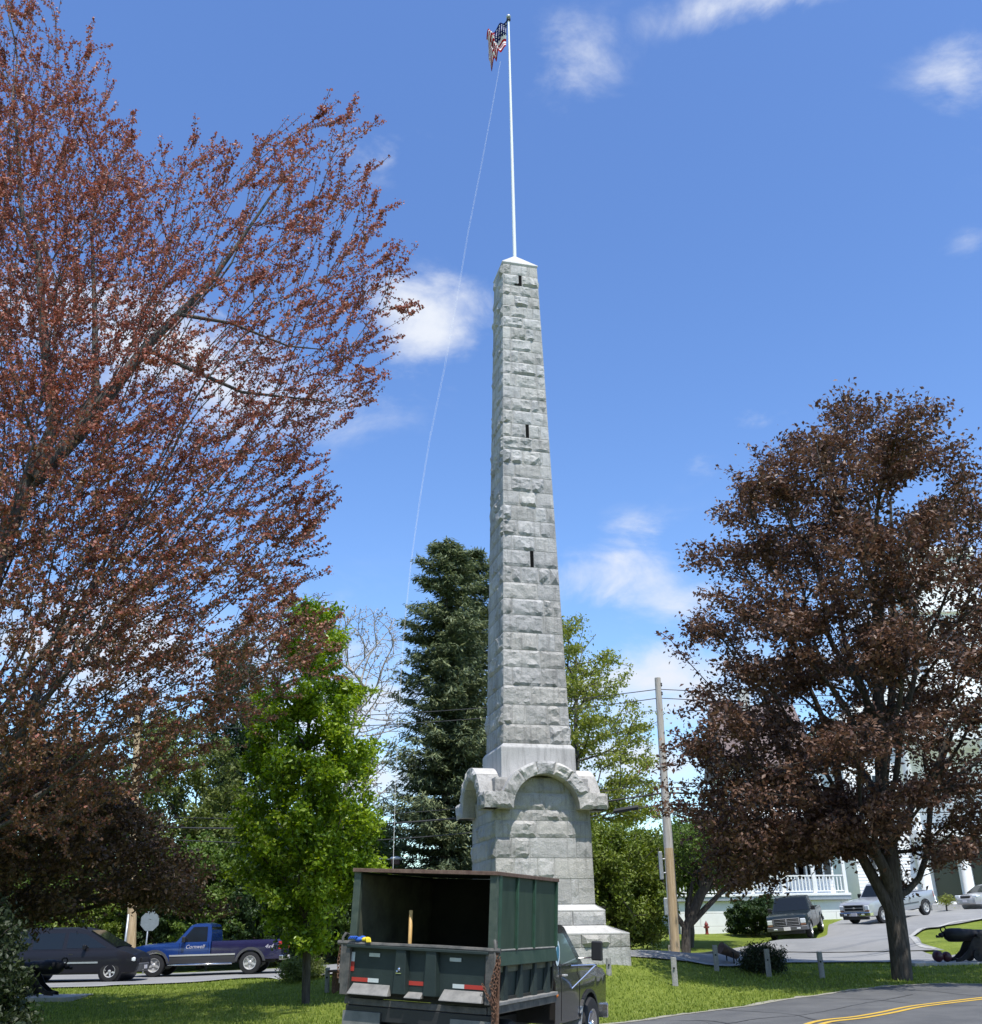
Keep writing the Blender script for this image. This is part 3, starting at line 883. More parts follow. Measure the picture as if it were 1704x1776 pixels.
def mst(trunk, pts, bias=.35, up=0.0):
    """grow a skeleton: each point joins the node that keeps wood and path short"""
    pos = [np.array(p, float) for p in trunk]; par = [-1]+list(range(len(trunk)-1))
    pl = [0.0]
    for i in range(1, len(trunk)): pl.append(pl[-1]+np.linalg.norm(pos[i]-pos[i-1]))
    n0 = len(pos); n_ = n0+len(pts)
    P = np.zeros((n_, 3)); P[:n0] = pos; PL = np.zeros(n_); PL[:n0] = pl; par = par+[0]*len(pts)
    root = P[n0-1]
    d0 = np.linalg.norm(P[None, :n0]-pts[:, None], axis=2)
    order = np.argsort(d0.min(1))
    for k, i in enumerate(order):
        p = pts[i]; m_ = n0+k
        dv = P[:m_]-p
        d = np.sqrt((dv*dv).sum(1))
        c = d + bias*PL[:m_] + up*np.maximum(0, dv[:, 2])
        j = int(np.argmin(c)); P[m_] = p; par[m_] = j; PL[m_] = PL[j]+d[j]
    return P, np.array(par), n0
def skeleton_mesh(name, P, par, n0, mt_, r_tip, expo, trunk_r, parent, origin, smooth_it=2, sides_=(7, 4, 3), rmin=0.0, relax=.5, slim=1.0):
    n_ = len(P); kids = [[] for _ in range(n_)]
    for i in range(1, n_): kids[par[i]].append(i)
    R2 = np.zeros(n_)
    order = list(range(n_))[::-1]
    # children always come after parents except trunk chain (also ordered)
    for i in order:
        R2[i] = (r_tip**expo if not kids[i] else sum(R2[k] for k in kids[i]))
        if kids[i]: R2[i] += (r_tip**expo)*.05
    r = R2**(1/expo)
    sc = trunk_r/r[0]
    rr = r_tip + (trunk_r-r_tip)*np.clip((r-r_tip)/(r[0]-r_tip), 0, 1)**slim
    main = [max(kids[i], key=lambda k: r[k]) if kids[i] else -1 for i in range(n_)]
    Q = P.copy()
    for _ in range(smooth_it):
        Q2 = Q.copy()
        for i in range(n0, n_):
            if main[i] >= 0: Q2[i] = Q[i]*(1-relax) + (Q[par[i]]+Q[main[i]])*.5*relax
        Q = Q2
    mb = MB(); 
    # chains
    started = [0]; 
    stack = [(0, None)]
    while stack:
        s0, fr = stack.pop()
        ch = ([fr] if fr is not None else []) + [s0]
        i = s0
        while main[i] >= 0:
            for k in kids[i]:
                if k != main[i]: stack.append((k, i))
            i = main[i]; ch.append(i)
        rad_ = [rr[c] for c in ch]
        if fr is not None: rad_[0] = min(rr[fr], rr[s0]*1.15)
        if max(rad_) < rmin or len(ch) < 2: continue
        k = sides_[0] if rad_[0] > trunk_r*.3 else (sides_[1] if rad_[0] > trunk_r*.08 else sides_[2])
        mb.tube([Q[c] for c in ch], rad_, k, cap=False)
    V = np.array(mb.v); 
    me_ = bpy.data.meshes.new(name)
    me_.from_pydata((V-np.array(origin)).tolist(), [], mb.f); me_.materials.append(mt_)
    me_.polygons.foreach_set('use_smooth', [True]*len(me_.polygons))
    o = bpy.data.objects.new(name, me_); COL.objects.link(o); o.parent = parent
    return o, Q, rr, kids
def leaves(name, C_, size, mt_, parent, origin, rng, up=.5, asp=.55, fold=.25, jit=.4, rnd=None, drop=0.0):
    """one folded diamond of two triangles per leaf"""
    n_ = len(C_)
    nrm = rng.normal(size=(n_, 3)); nrm /= np.linalg.norm(nrm, axis=1)[:, None]; nrm[:, 2] += up; nrm /= np.linalg.norm(nrm, axis=1)[:, None]
    t = rng.normal(size=(n_, 3)); t[:, 2] -= drop; t -= (t*nrm).sum(1)[:, None]*nrm; t /= np.linalg.norm(t, axis=1)[:, None]
    b_ = np.cross(nrm, t); s = size*(1-jit+2*jit*rng.random(n_))[:, None]
    A = C_-t*s*.5; B = C_+t*s*.5; Lf = C_+b_*s*asp*.5+nrm*s*fold*.5; Rt = C_-b_*s*asp*.5+nrm*s*fold*.5
    V = np.stack([A, Lf, B, Rt], 1).reshape(-1, 3); i4 = np.arange(n_)*4
    F = np.concatenate([np.stack([i4, i4+1, i4+2], 1), np.stack([i4, i4+2, i4+3], 1)])
    if rnd is None: rnd = rng.random(n_)
    return mesh_np(name, V, F, mt_, np.concatenate([rnd, rnd]), parent, origin)
def clumpy(centres, k, sig, rng):
    i = rng.integers(0, len(centres), k)
    return centres[i] + rng.normal(size=(k, 3))*np.array(sig)
def pl(pts, Y):
    return [tuple(atY(px, py, Y)) for px, py in pts]

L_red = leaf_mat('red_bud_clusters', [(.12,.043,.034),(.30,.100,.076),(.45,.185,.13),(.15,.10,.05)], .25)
L_copper = leaf_mat('copper_leaves', [(.050,.026,.020),(.115,.062,.044),(.20,.115,.075),(.070,.035,.032)], .22, .45)
L_copper2 = leaf_mat('copper_brown_leaves', [(.042,.03,.018),(.095,.058,.034),(.18,.105,.06),(.06,.065,.025)], .25, .45)
L_pear = leaf_mat('bright_green_leaves', [(.06,.11,.010),(.16,.26,.020),(.28,.38,.035),(.40,.47,.07)], .35, .35)
L_green = leaf_mat('mid_green_leaves', [(.045,.085,.016),(.10,.16,.027),(.18,.24,.045)], .3)
L_lime = leaf_mat('light_green_leaves', [(.09,.12,.028),(.155,.19,.048),(.24,.27,.09)], .35)
L_yel = leaf_mat('yellow_green_leaves', [(.14,.18,.03),(.24,.27,.05),(.34,.36,.09)], .4)
L_spruce = leaf_mat('spruce_needles', [(.06,.085,.048),(.13,.165,.08),(.22,.24,.11)], .2, .6)
L_dark = leaf_mat('dark_green_leaves', [(.018,.035,.012),(.035,.065,.018),(.06,.10,.03)], .25)
L_hedge = leaf_mat('hedge_leaves', [(.07,.11,.015),(.14,.19,.025),(.23,.27,.05)], .28)
L_bud = leaf_mat('pale_buds', [(.20,.16,.11),(.32,.26,.16)], .3)
L_bush = leaf_mat('black_green_bush_leaves', [(.012,.02,.009),(.03,.045,.017),(.06,.075,.03)], .2)

def tree(name, label, cat, poly, Y0, T, trunk_px, mt_leaf, mt_bark, trunk_r, nodes=900, nleaf=20000, lsize=.14, seed=1, group=None,
         clumps=0, csig=(.5,.5,.3), bias=.35, r_tip=.012, expo=2.3, leaf_sig=.22, up=.5, base_z=None, shell=.2, trunkY=None, tip_frac=.9, asp=.55,
         smooth_it=2, up_c=0.0, drop=0.0, rmin=0.0, grad=None, crown_name='crown', extra=None, slim=1.0, fuzz=6.0, shoots=0, shoot_len=.7, olive_below=None):
    rng = np.random.default_rng(seed)
    tY = trunkY or Y0
    tp = [np.array(atY(px, py, tY)) for px, py in trunk_px]
    if base_z != 'keep':
        tp[0][2] = hz(tp[0][0], tp[0][1]) - .12
    org = tuple(tp[0])
    root = empty(name, org, 0, label, cat, group)
    # refine trunk
    tr = []
    for a, b_ in zip(tp[:-1], tp[1:]):
        k = max(1, int(np.linalg.norm(b_-a)/.7))
        for q in range(k): tr.append(a+(b_-a)*q/k + (rng.normal(size=3)*.02 if q else 0))
    tr.append(tp[-1])
    if clumps:
        cand = fill(poly, Y0, T, clumps*5, rng, shell, fuzz)
        ch_ = [0]; dm = np.full(len(cand), 1e9)
        for _ in range(int(clumps*.75)):      # evenly spread clumps first, then some at random
            dm = np.minimum(dm, ((cand-cand[ch_[-1]])**2).sum(1)); ch_.append(int(np.argmax(dm)))
        cc = np.concatenate([cand[ch_], cand[rng.integers(0, len(cand), clumps-len(ch_)+1)]])
        pts = clumpy(cc, nodes, csig, rng)
        qx, qy = proj_np(pts); k = in_poly(qx, qy, poly) | (rng.random(len(pts)) < .25); pts = pts[k]
    else:
        pts = fill(poly, Y0, T, nodes, rng, shell, fuzz)
    if extra is not None: pts = np.concatenate([pts, extra])
    gz = hgt(pts[:, 0], pts[:, 1]); pts[:, 2] = np.maximum(pts[:, 2], gz+.15)
    P, par, n0 = mst(tr, pts, bias, up_c)
    if shoots:   # straight young shoots standing off the twig ends
        kd = np.zeros(len(P), int); np.add.at(kd, par[1:], 1)
        tips = np.where(kd == 0)[0]; pick = rng.choice(tips, shoots)
        cen = P[n0:].mean(0); newP = []; newpar = []; base_n = len(P)
        for t_ in pick:
            d = P[t_]-P[par[t_]]; d /= (np.linalg.norm(d)+1e-9); o_ = P[t_]-cen; o_ /= (np.linalg.norm(o_)+1e-9)
            d = d*.7+o_*.5+np.array([0,0,.75])+rng.normal(size=3)*.25; d /= np.linalg.norm(d)
            L_ = shoot_len*rng.uniform(.4, 1.25); pr = t_
            for s_ in range(1, 5):
                newP.append(P[t_]+d*L_*s_/4+rng.normal(size=3)*.012); newpar.append(pr); pr = base_n+len(newP)-1
        P = np.concatenate([P, np.array(newP)]); par = np.concatenate([par, np.array(newpar, int)])
    o, Q, rr, kids = skeleton_mesh('trunk', P, par, n0, mt_bark, r_tip, expo, trunk_r, root, org, smooth_it, rmin=rmin, slim=slim)
    thin = np.array([i for i in range(n0, len(P)) if rr[i] < trunk_r*.22])
    if nleaf:
        i = rng.choice(thin, nleaf)
        f = rng.random(nleaf)[:, None]
        base = Q[i]*(1-f*.7) + Q[par[i]]*f*.7
        C_ = base + rng.normal(size=(nleaf, 3))*np.array([1, 1, .7])*leaf_sig
        gz = hgt(C_[:, 0], C_[:, 1]); C_[:, 2] = np.maximum(C_[:, 2], gz+.05)
        # colour drifts from twig to twig
        tone = rng.random(len(P)); rn = np.clip(.5*tone[i]+.5*rng.random(nleaf), 0, 1)
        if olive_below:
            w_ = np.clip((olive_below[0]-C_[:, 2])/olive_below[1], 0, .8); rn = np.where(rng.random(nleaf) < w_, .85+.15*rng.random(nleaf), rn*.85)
        leaves(crown_name, C_, lsize, mt_leaf, root, org, rng, up, asp, rnd=rn, drop=drop)
    return root, Q, rr, par

# --- copper maple on the right lawn
maple_poly = [(1590,680),(1625,692),(1658,735),(1690,790),(1704,850),(1745,900),(1790,1000),(1830,1120),(1850,1260),(1830,1400),(1760,1470),(1704,1480),(1640,1500),(1600,1545),(1560,1560),
  (1500,1490),(1450,1500),(1380,1495),(1330,1515),(1290,1545),(1240,1515),(1250,1480),(1190,1450),(1165,1410),(1175,1370),(1200,1340),(1145,1290),(1195,1260),(1235,1235),(1165,1190),(1175,1130),(1198,1120),
  (1183,1030),(1205,1000),(1180,960),(1195,920),(1240,890),(1290,840),(1270,830),(1330,790),(1300,790),(1370,755),(1410,728),(1445,698),(1485,684),(1535,690)]
mroot, mq, mrr, mpar = tree('maple_tree', 'large dark copper-leaved maple in front of the white church, trunk on the right lawn', 'tree',
   maple_poly, 30.5, 5.4, [(1565,1700),(1560,1640),(1549,1560),(1543,1480),(1533,1400),(1528,1300),(1520,1150)], L_copper, M['bark'], .29,
   nodes=3600, nleaf=132000, lsize=.15, seed=11, clumps=230, csig=(.58,.58,.24), leaf_sig=.19, up=.9, bias=.3, r_tip=.012, shell=.35, expo=2.45, fuzz=6,
   extra=fill([(1200,1370),(1330,1350),(1480,1380),(1470,1480),(1400,1500),(1340,1515),(1280,1555),(1235,1515)], 30, 3.0, 260, np.random.default_rng(12), .2))
# second stem leaving low to the left
a = [Vector(p) for p in pl([(1552,1590),(1525,1540),(1495,1485),(1462,1400),(1450,1320),(1425,1240),(1400,1180)], 30.4)]
MB().tube(a, [.18,.165,.15,.13,.11,.09,.05], 9).build('limb', M['bark'], mroot, smooth=True).location = -mroot.location
a = [Vector(p) for p in pl([(1530,1330),(1500,1200),(1470,1130),(1455,1060),(1440,1000)], 30.4)]
MB().tube(a, [.15,.12,.09,.07,.04], 8).build('limb', M['bark'], mroot, smooth=True).location = -mroot.location
a = [Vector(p) for p in pl([(1533,1350),(1548,1200),(1550,1080),(1548,960),(1545,860)], 30.6)]
MB().tube(a, [.16,.12,.10,.08,.04], 8).build('limb', M['bark'], mroot, smooth=True).location = -mroot.location
a = [Vector(p) for p in pl([(1540,1480),(1570,1420),(1600,1370),(1625,1330),(1650,1260)], 30.2)]
MB().tube(a, [.13,.11,.09,.07,.04], 8).build('limb', M['bark'], mroot, smooth=True).location = -mroot.location

# --- big budding red maple on the left, trunk just outside the picture
red_poly = [(-420,60),(-300,-120),(-120,-260),(40,-180),(100,-40),(108,60),(150,70),(168,40),(180,95),(185,120),(150,165),(200,175),(218,200),(222,250),(262,290),(285,255),(300,290),(335,240),(375,262),(390,300),
  (420,300),(445,250),(500,225),(545,195),(580,205),(610,195),(640,205),(645,245),(640,300),(610,350),(660,365),(678,385),(655,420),(665,470),(690,500),(706,530),(680,555),(655,590),(668,640),(640,680),(655,700),
  (600,735),(560,745),(540,790),(500,800),(520,850),(575,835),(555,880),(520,900),(575,900),(560,930),(520,975),(540,1010),(500,1050),(555,1110),(565,1160),(500,1200),(440,1250),(350,1290),(260,1370),(180,1430),(60,1470),(-80,1480),(-260,1400),(-420,1100),(-520,700)]
ex = []
rroot, rq, rrr, rpar = tree('red_maple_tree', 'huge red-budded maple spreading over the whole left side, twigs thick with reddish clusters', 'tree',
   red_poly, 20.5, 4.6, [(-130,1716),(-110,1500),(-70,1250),(-20,1000),(40,860),(95,740),(84,640),(74,540),(66,440)], L_red, M['bark_grey'], .55,
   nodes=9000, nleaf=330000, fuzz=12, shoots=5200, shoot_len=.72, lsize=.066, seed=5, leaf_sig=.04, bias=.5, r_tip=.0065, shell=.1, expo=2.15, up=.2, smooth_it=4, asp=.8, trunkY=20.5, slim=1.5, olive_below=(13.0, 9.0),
   extra=fill([(-60,100),(120,150),(215,260),(290,500),(340,850),(330,1150),(200,1330),(-60,1400)], 20, 3.6, 2300, np.random.default_rng(77)))
for pts_, rs in (([(60,830),(130,760),(165,680),(165,560),(160,420),(165,330)], [.22,.16,.11,.07,.04,.008]),
                 ([(130,760),(200,670),(255,600),(310,545),(365,490),(415,420),(470,340),(540,260)], [.19,.15,.12,.095,.07,.05,.03,.006]),
                 ([(255,605),(330,640),(420,680),(510,690),(600,700)], [.07,.055,.04,.025,.006]),
                 ([(310,545),(400,560),(500,600),(600,610)], [.055,.04,.025,.006])):
    a = [Vector(p) for p in pl(pts_, 20.4)]
    MB().tube(a, rs, 8).build('limb', M['bark_grey'], rroot, smooth=True).location = -rroot.location
# --- copper tree low behind it
tree('copper_maple_tree', 'dark brown-leaved maple low at the far left, its bough reaching over the van', 'tree',
   [(-260,1250),(-120,1230),(20,1250),(120,1290),(170,1330),(225,1370),(255,1400),(290,1430),(270,1450),(330,1490),(356,1545),(345,1575),(300,1572),(230,1570),(150,1580),(90,1590),(40,1600),(-60,1640),(-240,1560)],
   26, 3.6, [(-60,1745),(-58,1600),(-55,1450),(-50,1350)], L_copper2, M['bark'], .28, nodes=2000, nleaf=66000, lsize=.12, seed=21, clumps=120, csig=(.5,.5,.25), leaf_sig=.18, up=.8, r_tip=.010)
tree('dark_bush', 'black-green bush in deep shade at the bottom left corner', 'bush',
   [(-260,1560),(-60,1540),(20,1575),(42,1620),(30,1650),(55,1690),(42,1730),(48,1776),(30,1830),(-260,1830)], 18.5, 1.8,
   [(-90,1850),(-90,1750),(-80,1650)], L_bush, M['bark'], .10, nodes=900, nleaf=26000, lsize=.10, seed=22, leaf_sig=.12, up=.3, r_tip=.006)

# --- young bright green tree
tree('young_pear_tree', 'bright green narrow young tree on the left lawn behind the dump truck', 'tree',
   [(540,1030),(556,1050),(592,1095),(585,1130),(610,1175),(628,1212),(600,1250),(615,1290),(640,1270),(662,1310),(640,1350),(655,1400),(664,1430),(640,1470),(668,1500),(640,1545),(600,1550),(585,1600),(565,1640),(505,1645),(480,1600),
    (455,1560),(420,1520),(405,1470),(425,1440),(410,1400),(435,1350),(425,1320),(445,1290),(430,1240),(450,1200),(495,1180),(488,1130),(490,1085),(515,1060)],
   27.7, 1.9, [(531,1742),(532,1680),(533,1600),(534,1450),(536,1250),(540,1080)], L_pear, M['bark'], .11, nodes=1700, nleaf=62000, lsize=.13, seed=31,
   clumps=110, csig=(.22,.25,.2), leaf_sig=.12, up=.7, r_tip=.008, shell=.3)

# --- spruce
def spruce(name, label, base_px, Y0, top_py, wl, wr, seed, nb=34, mt_=L_spruce, group=None, lowpy=1540, dens=1.0):
    rng = np.random.default_rng(seed)
    B = np.array(atY(base_px, 1640, Y0)); B[2] = hz(B[0], B[1]) - .1
    H = atY(base_px, top_py, Y0).z - B[2]
    root = empty(name, tuple(B), 0, label, 'spruce')
    if group: root['group'] = group
    mb = MB(); mb.tube([B, B+[0,0,H*.5], B+[0,0,H]], [.32,.18,.02], 8)
    V = []; n_b = 0
    z = 1.6
    z = H*.06
    while z < H*.985:
        f = z/H; Rm = ((1-f)**.30)*(.93+.12*math.sin(f*40+seed)); 
        k = max(4, int((9 if f < .8 else 6)*dens))
        for q in range(k):
            a = rng.uniform(0, 2*PI); c = math.cos(a)
            R_ = (wr if c > 0 else wl)*Rm*rng.uniform(.72, 1.12)
            dirv = np.array([math.cos(a), math.sin(a), 0])
            pts_ = []
            n_s = max(5, int(R_/.32))
            for s_ in range(n_s+1):
                t = s_/n_s
                zz_ = z + R_*(.18*t - .30*t*t + .22*t**3*(1.3 if t > .8 else 1)) + (1-f)*0
                pts_.append(B + dirv*R_*t + [0,0,zz_])
            mb.tube(pts_, [max(.012, .05*(1-f)*(1-s_/n_s)+.012) for s_ in range(n_s+1)], 3, cap=False)
            side = np.array([-dirv[1], dirv[0], 0])
            for s_ in range(1, n_s+1):
                t = s_/n_s; p0 = pts_[s_]
                hw = .55*R_*.38*(1-.75*t)+.22
                m_ = int(7*dens)+2
                for w in range(m_):
                    u = rng.uniform(-1, 1)
                    p = p0 + side*u*hw + dirv*rng.uniform(-.2,.2) + [0,0,-.20*abs(u)*hw+rng.normal()*.06]
                    V.append((p, (dirv*.6 + side*np.sign(u)*.8*abs(u)), t))
        z += H/(nb*(1.0+.5*f))*rng.uniform(.8, 1.2)
    C_ = np.array([v[0] for v in V]); D_ = np.array([v[1] for v in V])
    rep = 3
    C_ = np.repeat(C_, rep, 0) + rng.normal(size=(len(C_)*rep, 3))*[.10,.10,.07]; D_ = np.repeat(D_, rep, 0)
    D_ = D_ + rng.normal(size=D_.shape)*.35; D_[:, 2] -= .25; D_ /= np.linalg.norm(D_, axis=1)[:, None]
    n_ = len(C_); up_ = np.tile([0,0,1.0], (n_, 1)) + rng.normal(size=(n_, 3))*.35
    S = np.cross(D_, up_); S /= np.linalg.norm(S, axis=1)[:, None]
    ln_ = rng.uniform(.22,.46,n_)[:, None]; wd_ = ln_*.26
    A = C_-D_*ln_*.4; T_ = C_+D_*ln_*.6; m1 = C_+S*wd_*.5-np.array([0,0,.02]); m2 = C_-S*wd_*.5-np.array([0,0,.02])
    Vv = np.stack([A, m1, T_, m2], 1).reshape(-1, 3); i4 = np.arange(n_)*4
    F_ = np.concatenate([np.stack([i4,i4+1,i4+2],1), np.stack([i4,i4+2,i4+3],1)])
    rn = rng.random(n_)
    o = mb.build('trunk', M['bark'], root, recalc=False); o.location = -Vector(B)
    mesh_np('needle_boughs', Vv, F_, mt_, np.concatenate([rn, rn]), root, tuple(B))
    return root
spruce('spruce_tree', 'tall dark blue-green spruce rising directly left of the obelisk', 772, 53, 938, 3.5, 3.4, 3, nb=40)
spruce('spruce_tree', 'narrower dark spruce whose top shows right against the obelisk shaft', 828, 58, 948, 3.0, 2.8, 9, nb=32)

# --- larch / spring tree right of the obelisk
tree('spring_tree', 'airy yellow-green tree in new leaf just right of the obelisk', 'tree',
   [(985,1060),(1015,1068),(1030,1110),(1062,1125),(1075,1160),(1100,1165),(1095,1215),(1130,1240),(1120,1280),(1150,1310),(1140,1370),(1150,1420),(1100,1440),(1050,1440),(940,1440),(920,1200),(940,1090)],
   60, 4, [(1000,1640),(1000,1500),(1000,1300),(1000,1130)], L_yel, M['bark_grey'], .22, nodes=1700, nleaf=26000, lsize=.2, seed=41,
   leaf_sig=.22, up=.4, r_tip=.018, clumps=130, csig=(.6,.6,.12), shell=.1)
# --- bare tree with buds
tree('budding_tree', 'pale-barked nearly bare tree between the green tree and the spruce', 'tree',
   [(575,1060),(620,1050),(690,1060),(705,1110),(695,1180),(715,1240),(690,1300),(700,1420),(650,1440),(600,1400),(570,1300),(560,1200),(545,1120)],
   56, 3, [(585,1640),(596,1400),(612,1260),(630,1190)], L_bud, M['bark_pale'], .17, nodes=1000, nleaf=3600, lsize=.11, seed=42, leaf_sig=.10, r_tip=.017, bias=.15, expo=2.2, smooth_it=3)
tree('budding_tree', 'bare tree with sparse dark buds behind the top of the bright green tree', 'tree',
   [(420,1060),(500,1040),(560,1020),(600,1050),(600,1150),(560,1250),(430,1260),(410,1150)],
   52, 3, [(486,1640),(480,1400),(478,1250),(476,1150)], L_bud, M['bark_grey'], .16, nodes=800, nleaf=2500, lsize=.11, seed=43, leaf_sig=.10, r_tip=.014, bias=.15, expo=2.2, smooth_it=3)

# --- wood behind the left street, each tree its own
WOOD = [
 ('leafy_tree', 'pale green broad tree behind the utility pole on the left', [(230,1290),(260,1245),(300,1235),(350,1260),(400,1290),(430,1350),(430,1500),(400,1620),(250,1620),(190,1500),(190,1380)], 56, 4, 320, L_lime, 36000, .22),
 ('leafy_tree', 'upright olive green tree behind the top of the red maple branches', [(395,1090),(425,1120),(450,1170),(470,1250),(470,1400),(460,1600),(360,1600),(350,1400),(355,1250),(370,1140)], 62, 3, 410, L_dark, 34000, .22),
 ('leafy_tree', 'dense dark green tree filling the space behind the blue pickup cab', [(240,1480),(330,1460),(420,1480),(470,1540),(480,1640),(230,1640)], 51, 2.5, 350, L_green, 34000, .2),
 ('leafy_tree', 'dark green tree low behind the bright green young tree', [(420,1430),(520,1400),(600,1420),(640,1480),(650,1640),(430,1640)], 52, 3, 540, L_dark, 36000, .2),
 ('leafy_tree', 'olive green tree between the young tree and the spruce at truck-box height', [(600,1440),(650,1425),(690,1440),(700,1490),(700,1640),(590,1640)], 60, 3, 650, L_green, 22000, .2),
 ('leafy_tree', 'dark tree mass far left above the van', [(-120,1350),(20,1300),(150,1290),(240,1330),(260,1450),(250,1640),(-140,1640)], 54, 4, 90, L_green, 42000, .22),
 ('leafy_tree', 'shaded green tree at the far left edge of the wood', [(-420,1340),(-220,1280),(-100,1330),(-60,1460),(-80,1640),(-460,1640)], 52, 4, -250, L_green, 14000, .22),
 ('hedge_tree', 'tall dense clipped evergreen hedge behind the right side of the pedestal', [(930,1440),(1010,1430),(1060,1428),(1110,1440),(1150,1450),(1160,1520),(1158,1600),(1150,1634),(930,1640)], 46.5, 2.6, 1060, L_hedge, 60000, .15),
 ('leafy_tree', 'green tree seen through the gap between hedge and copper maple', [(1150,1440),(1210,1420),(1265,1440),(1300,1500),(1285,1530),(1240,1540),(1195,1540),(1165,1530)], 50, 2.2, 1196, L_green, 26000, .15),
]
for i, (nm, lb, poly, Y_, T_, bx, mt_, nl, ls) in enumerate(WOOD):
    nm2 = nm; top_ = min(p[1] for p in poly)
    tree(nm2, lb, 'hedge' if nm == 'hedge_tree' else 'tree', poly, Y_, T_, [(bx,1650),(bx,1560),(bx,(top_+1640)/2)], mt_, M['bark_grey'] if i % 2 else M['bark'], .2, nodes=1100, nleaf=nl, lsize=ls,
         seed=100+i, leaf_sig=.2, up=.5, r_tip=.015, clumps=150, csig=(.5,.5,.35))
# small dark multi-stemmed tree by the utility pole
ct, *_ = tree('crab_apple_tree', 'small spreading dark-limbed tree just right of the right utility pole', 'tree',
   [(1140,1450),(1200,1430),(1300,1440),(1325,1490),(1300,1520),(1240,1528),(1190,1515),(1170,1500)], 44.5, 1.5, [(1188,1640),(1190,1610),(1200,1590)], L_green, M['bark'], .2,
   nodes=500, nleaf=11000, lsize=.11, seed=61, leaf_sig=.18, r_tip=.012)
for pts_, rs in (([(1190,1612),(1168,1580),(1155,1545),(1140,1500)], [.12,.10,.08,.04]), ([(1192,1612),(1196,1560),(1206,1510),(1210,1460)], [.10,.09,.07,.04]),
                 ([(1192,1610),(1225,1575),(1255,1545),(1285,1525)], [.14,.12,.09,.05]), ([(1194,1606),(1215,1560),(1240,1530),(1250,1480)], [.10,.08,.06,.04])):
    a = [Vector(p) for p in pl(pts_, 44.5)]
    MB().tube(a, rs, 7).build('limb', M['bark'], ct, smooth=True).location = -ct.location

# shrubs
def shrub(name, label, poly, Y0, T, mt_, n_, ls, seed, bx, by):
    return tree(name, label, 'bush' if 'bush' in name else 'shrub', poly, Y0, T, [(bx,by),(bx,by-12),(bx,by-24)], mt_, M['bark'], .05, nodes=260, nleaf=n_, lsize=ls, seed=seed, leaf_sig=.09, r_tip=.006, up=.4)[0]
shrub('round_shrub', 'loose yellow-green round shrub at the foot of the young green tree', [(485,1670),(500,1660),(530,1658),(552,1664),(562,1685),(558,1708),(530,1718),(500,1716),(486,1698)], 32.5, .75, L_lime, 9000, .06, 71, 522, 1718)
shrub('clipped_yew', 'large dark rounded yew against the white foundation wall left of the black pickup', [(1262,1575),(1275,1560),(1310,1553),(1350,1553),(1385,1560),(1390,1620),(1340,1618),(1262,1620)], 58, 2, L_dark, 30000, .15, 72, 1310, 1618)
shrub('dark_shrub', 'small round near-black shrub behind the granite posts on the right lawn', [(1288,1650),(1300,1640),(1320,1634),(1345,1638),(1362,1655),(1362,1684),(1340,1692),(1300,1692),(1286,1675)], 33, .7, L_bush, 8000, .06, 73, 1325, 1694)
shrub('yellow_flower_bed', 'small orange and yellow planting beside the silver pickup tailgate', [(1628,1562),(1640,1552),(1655,1556),(1652,1568),(1630,1570)], 63, .5, L_yel, 900, .08, 74, 1641, 1572)
# undergrowth along the far side of the street
UG = [(-330,1540,48.5,L_dark),(-190,1520,49,L_green),(-60,1535,48.5,L_dark),(60,1525,49,L_green),(160,1540,48.6,L_hedge),(270,1520,49,L_dark),(360,1535,48.8,L_green),(450,1530,49,L_dark),(560,1520,49.2,L_green),(650,1530,49.5,L_dark),(740,1540,50,L_green)]
for i, (bx, ty, Y_, mt_) in enumerate(UG):
    w = 75
    shrub('roadside_bush', 'leafy bush number' if False else ['dark green','mid green','deep shaded green','olive green','yellow-tinged green','black-green','bright green','shaded','dusty green','low dark','half hidden green'][i] + ' bush ' +
          ['outermost at the left end of the far street verge','second from the left end of the far street verge','across the street behind the dark corner bush','across the street behind the minivan tail','across the street behind the minivan roof','across the street behind the blue pickup hood','across the street behind the blue pickup cab','across the street behind the blue pickup bed','across the street behind the young green tree','across the street just left of the spruce','across the street under the spruce'][i],
          [(bx-w,1660),(bx-w,1580),(bx-w*.6,ty+15),(bx,ty),(bx+w*.6,ty+18),(bx+w,1590),(bx+w,1660)], Y_, 1.3, mt_, 15000, .15, 300+i, bx, 1660)['group'] = 'bushes along the far side of the street'
# unseen trees added behind the photographer to cut skylight and feed reflections
for i, (bx, by, h_, w_) in enumerate([(-34,-24,17,6),(-20,-30,19,7),(-5,-36,18,7),(11,-33,20,7),(27,-30,17,7),(41,-20,18,6),(-44,-8,17,6)]):
    rg = np.random.default_rng(500+i); z0 = hz(bx, by)
    rt_ = empty('roadside_tree', (bx, by, z0), 0, ['broad green tree at the far left end of the row across the near road','tall green tree second in the row across the near road','green tree straight behind the viewpoint across the near road','tallest green tree of the row across the near road','green tree right of the tallest in the row across the near road','green tree at the right end of the row across the near road','green tree standing alone left of the near road'][i], 'tree', 'trees across the near road')
    u = rg.normal(size=(9000, 3)); u /= np.linalg.norm(u, axis=1)[:, None]
    C_ = u*(rg.random(9000)**.33)[:, None]*[w_, w_, h_*.36] + [bx, by, z0+h_*.62]
    C_ += np.array([noise.noise_vector(Vector(q*.3)) for q in C_])*1.5
    leaves('crown', C_, .6, L_green, rt_, (bx, by, z0), rg, .4, .7)
    MB().tube([(0,0,-.2),(0,0,h_*.7)], [.35,.12], 8).build('trunk', M['bark'], rt_, smooth=True)
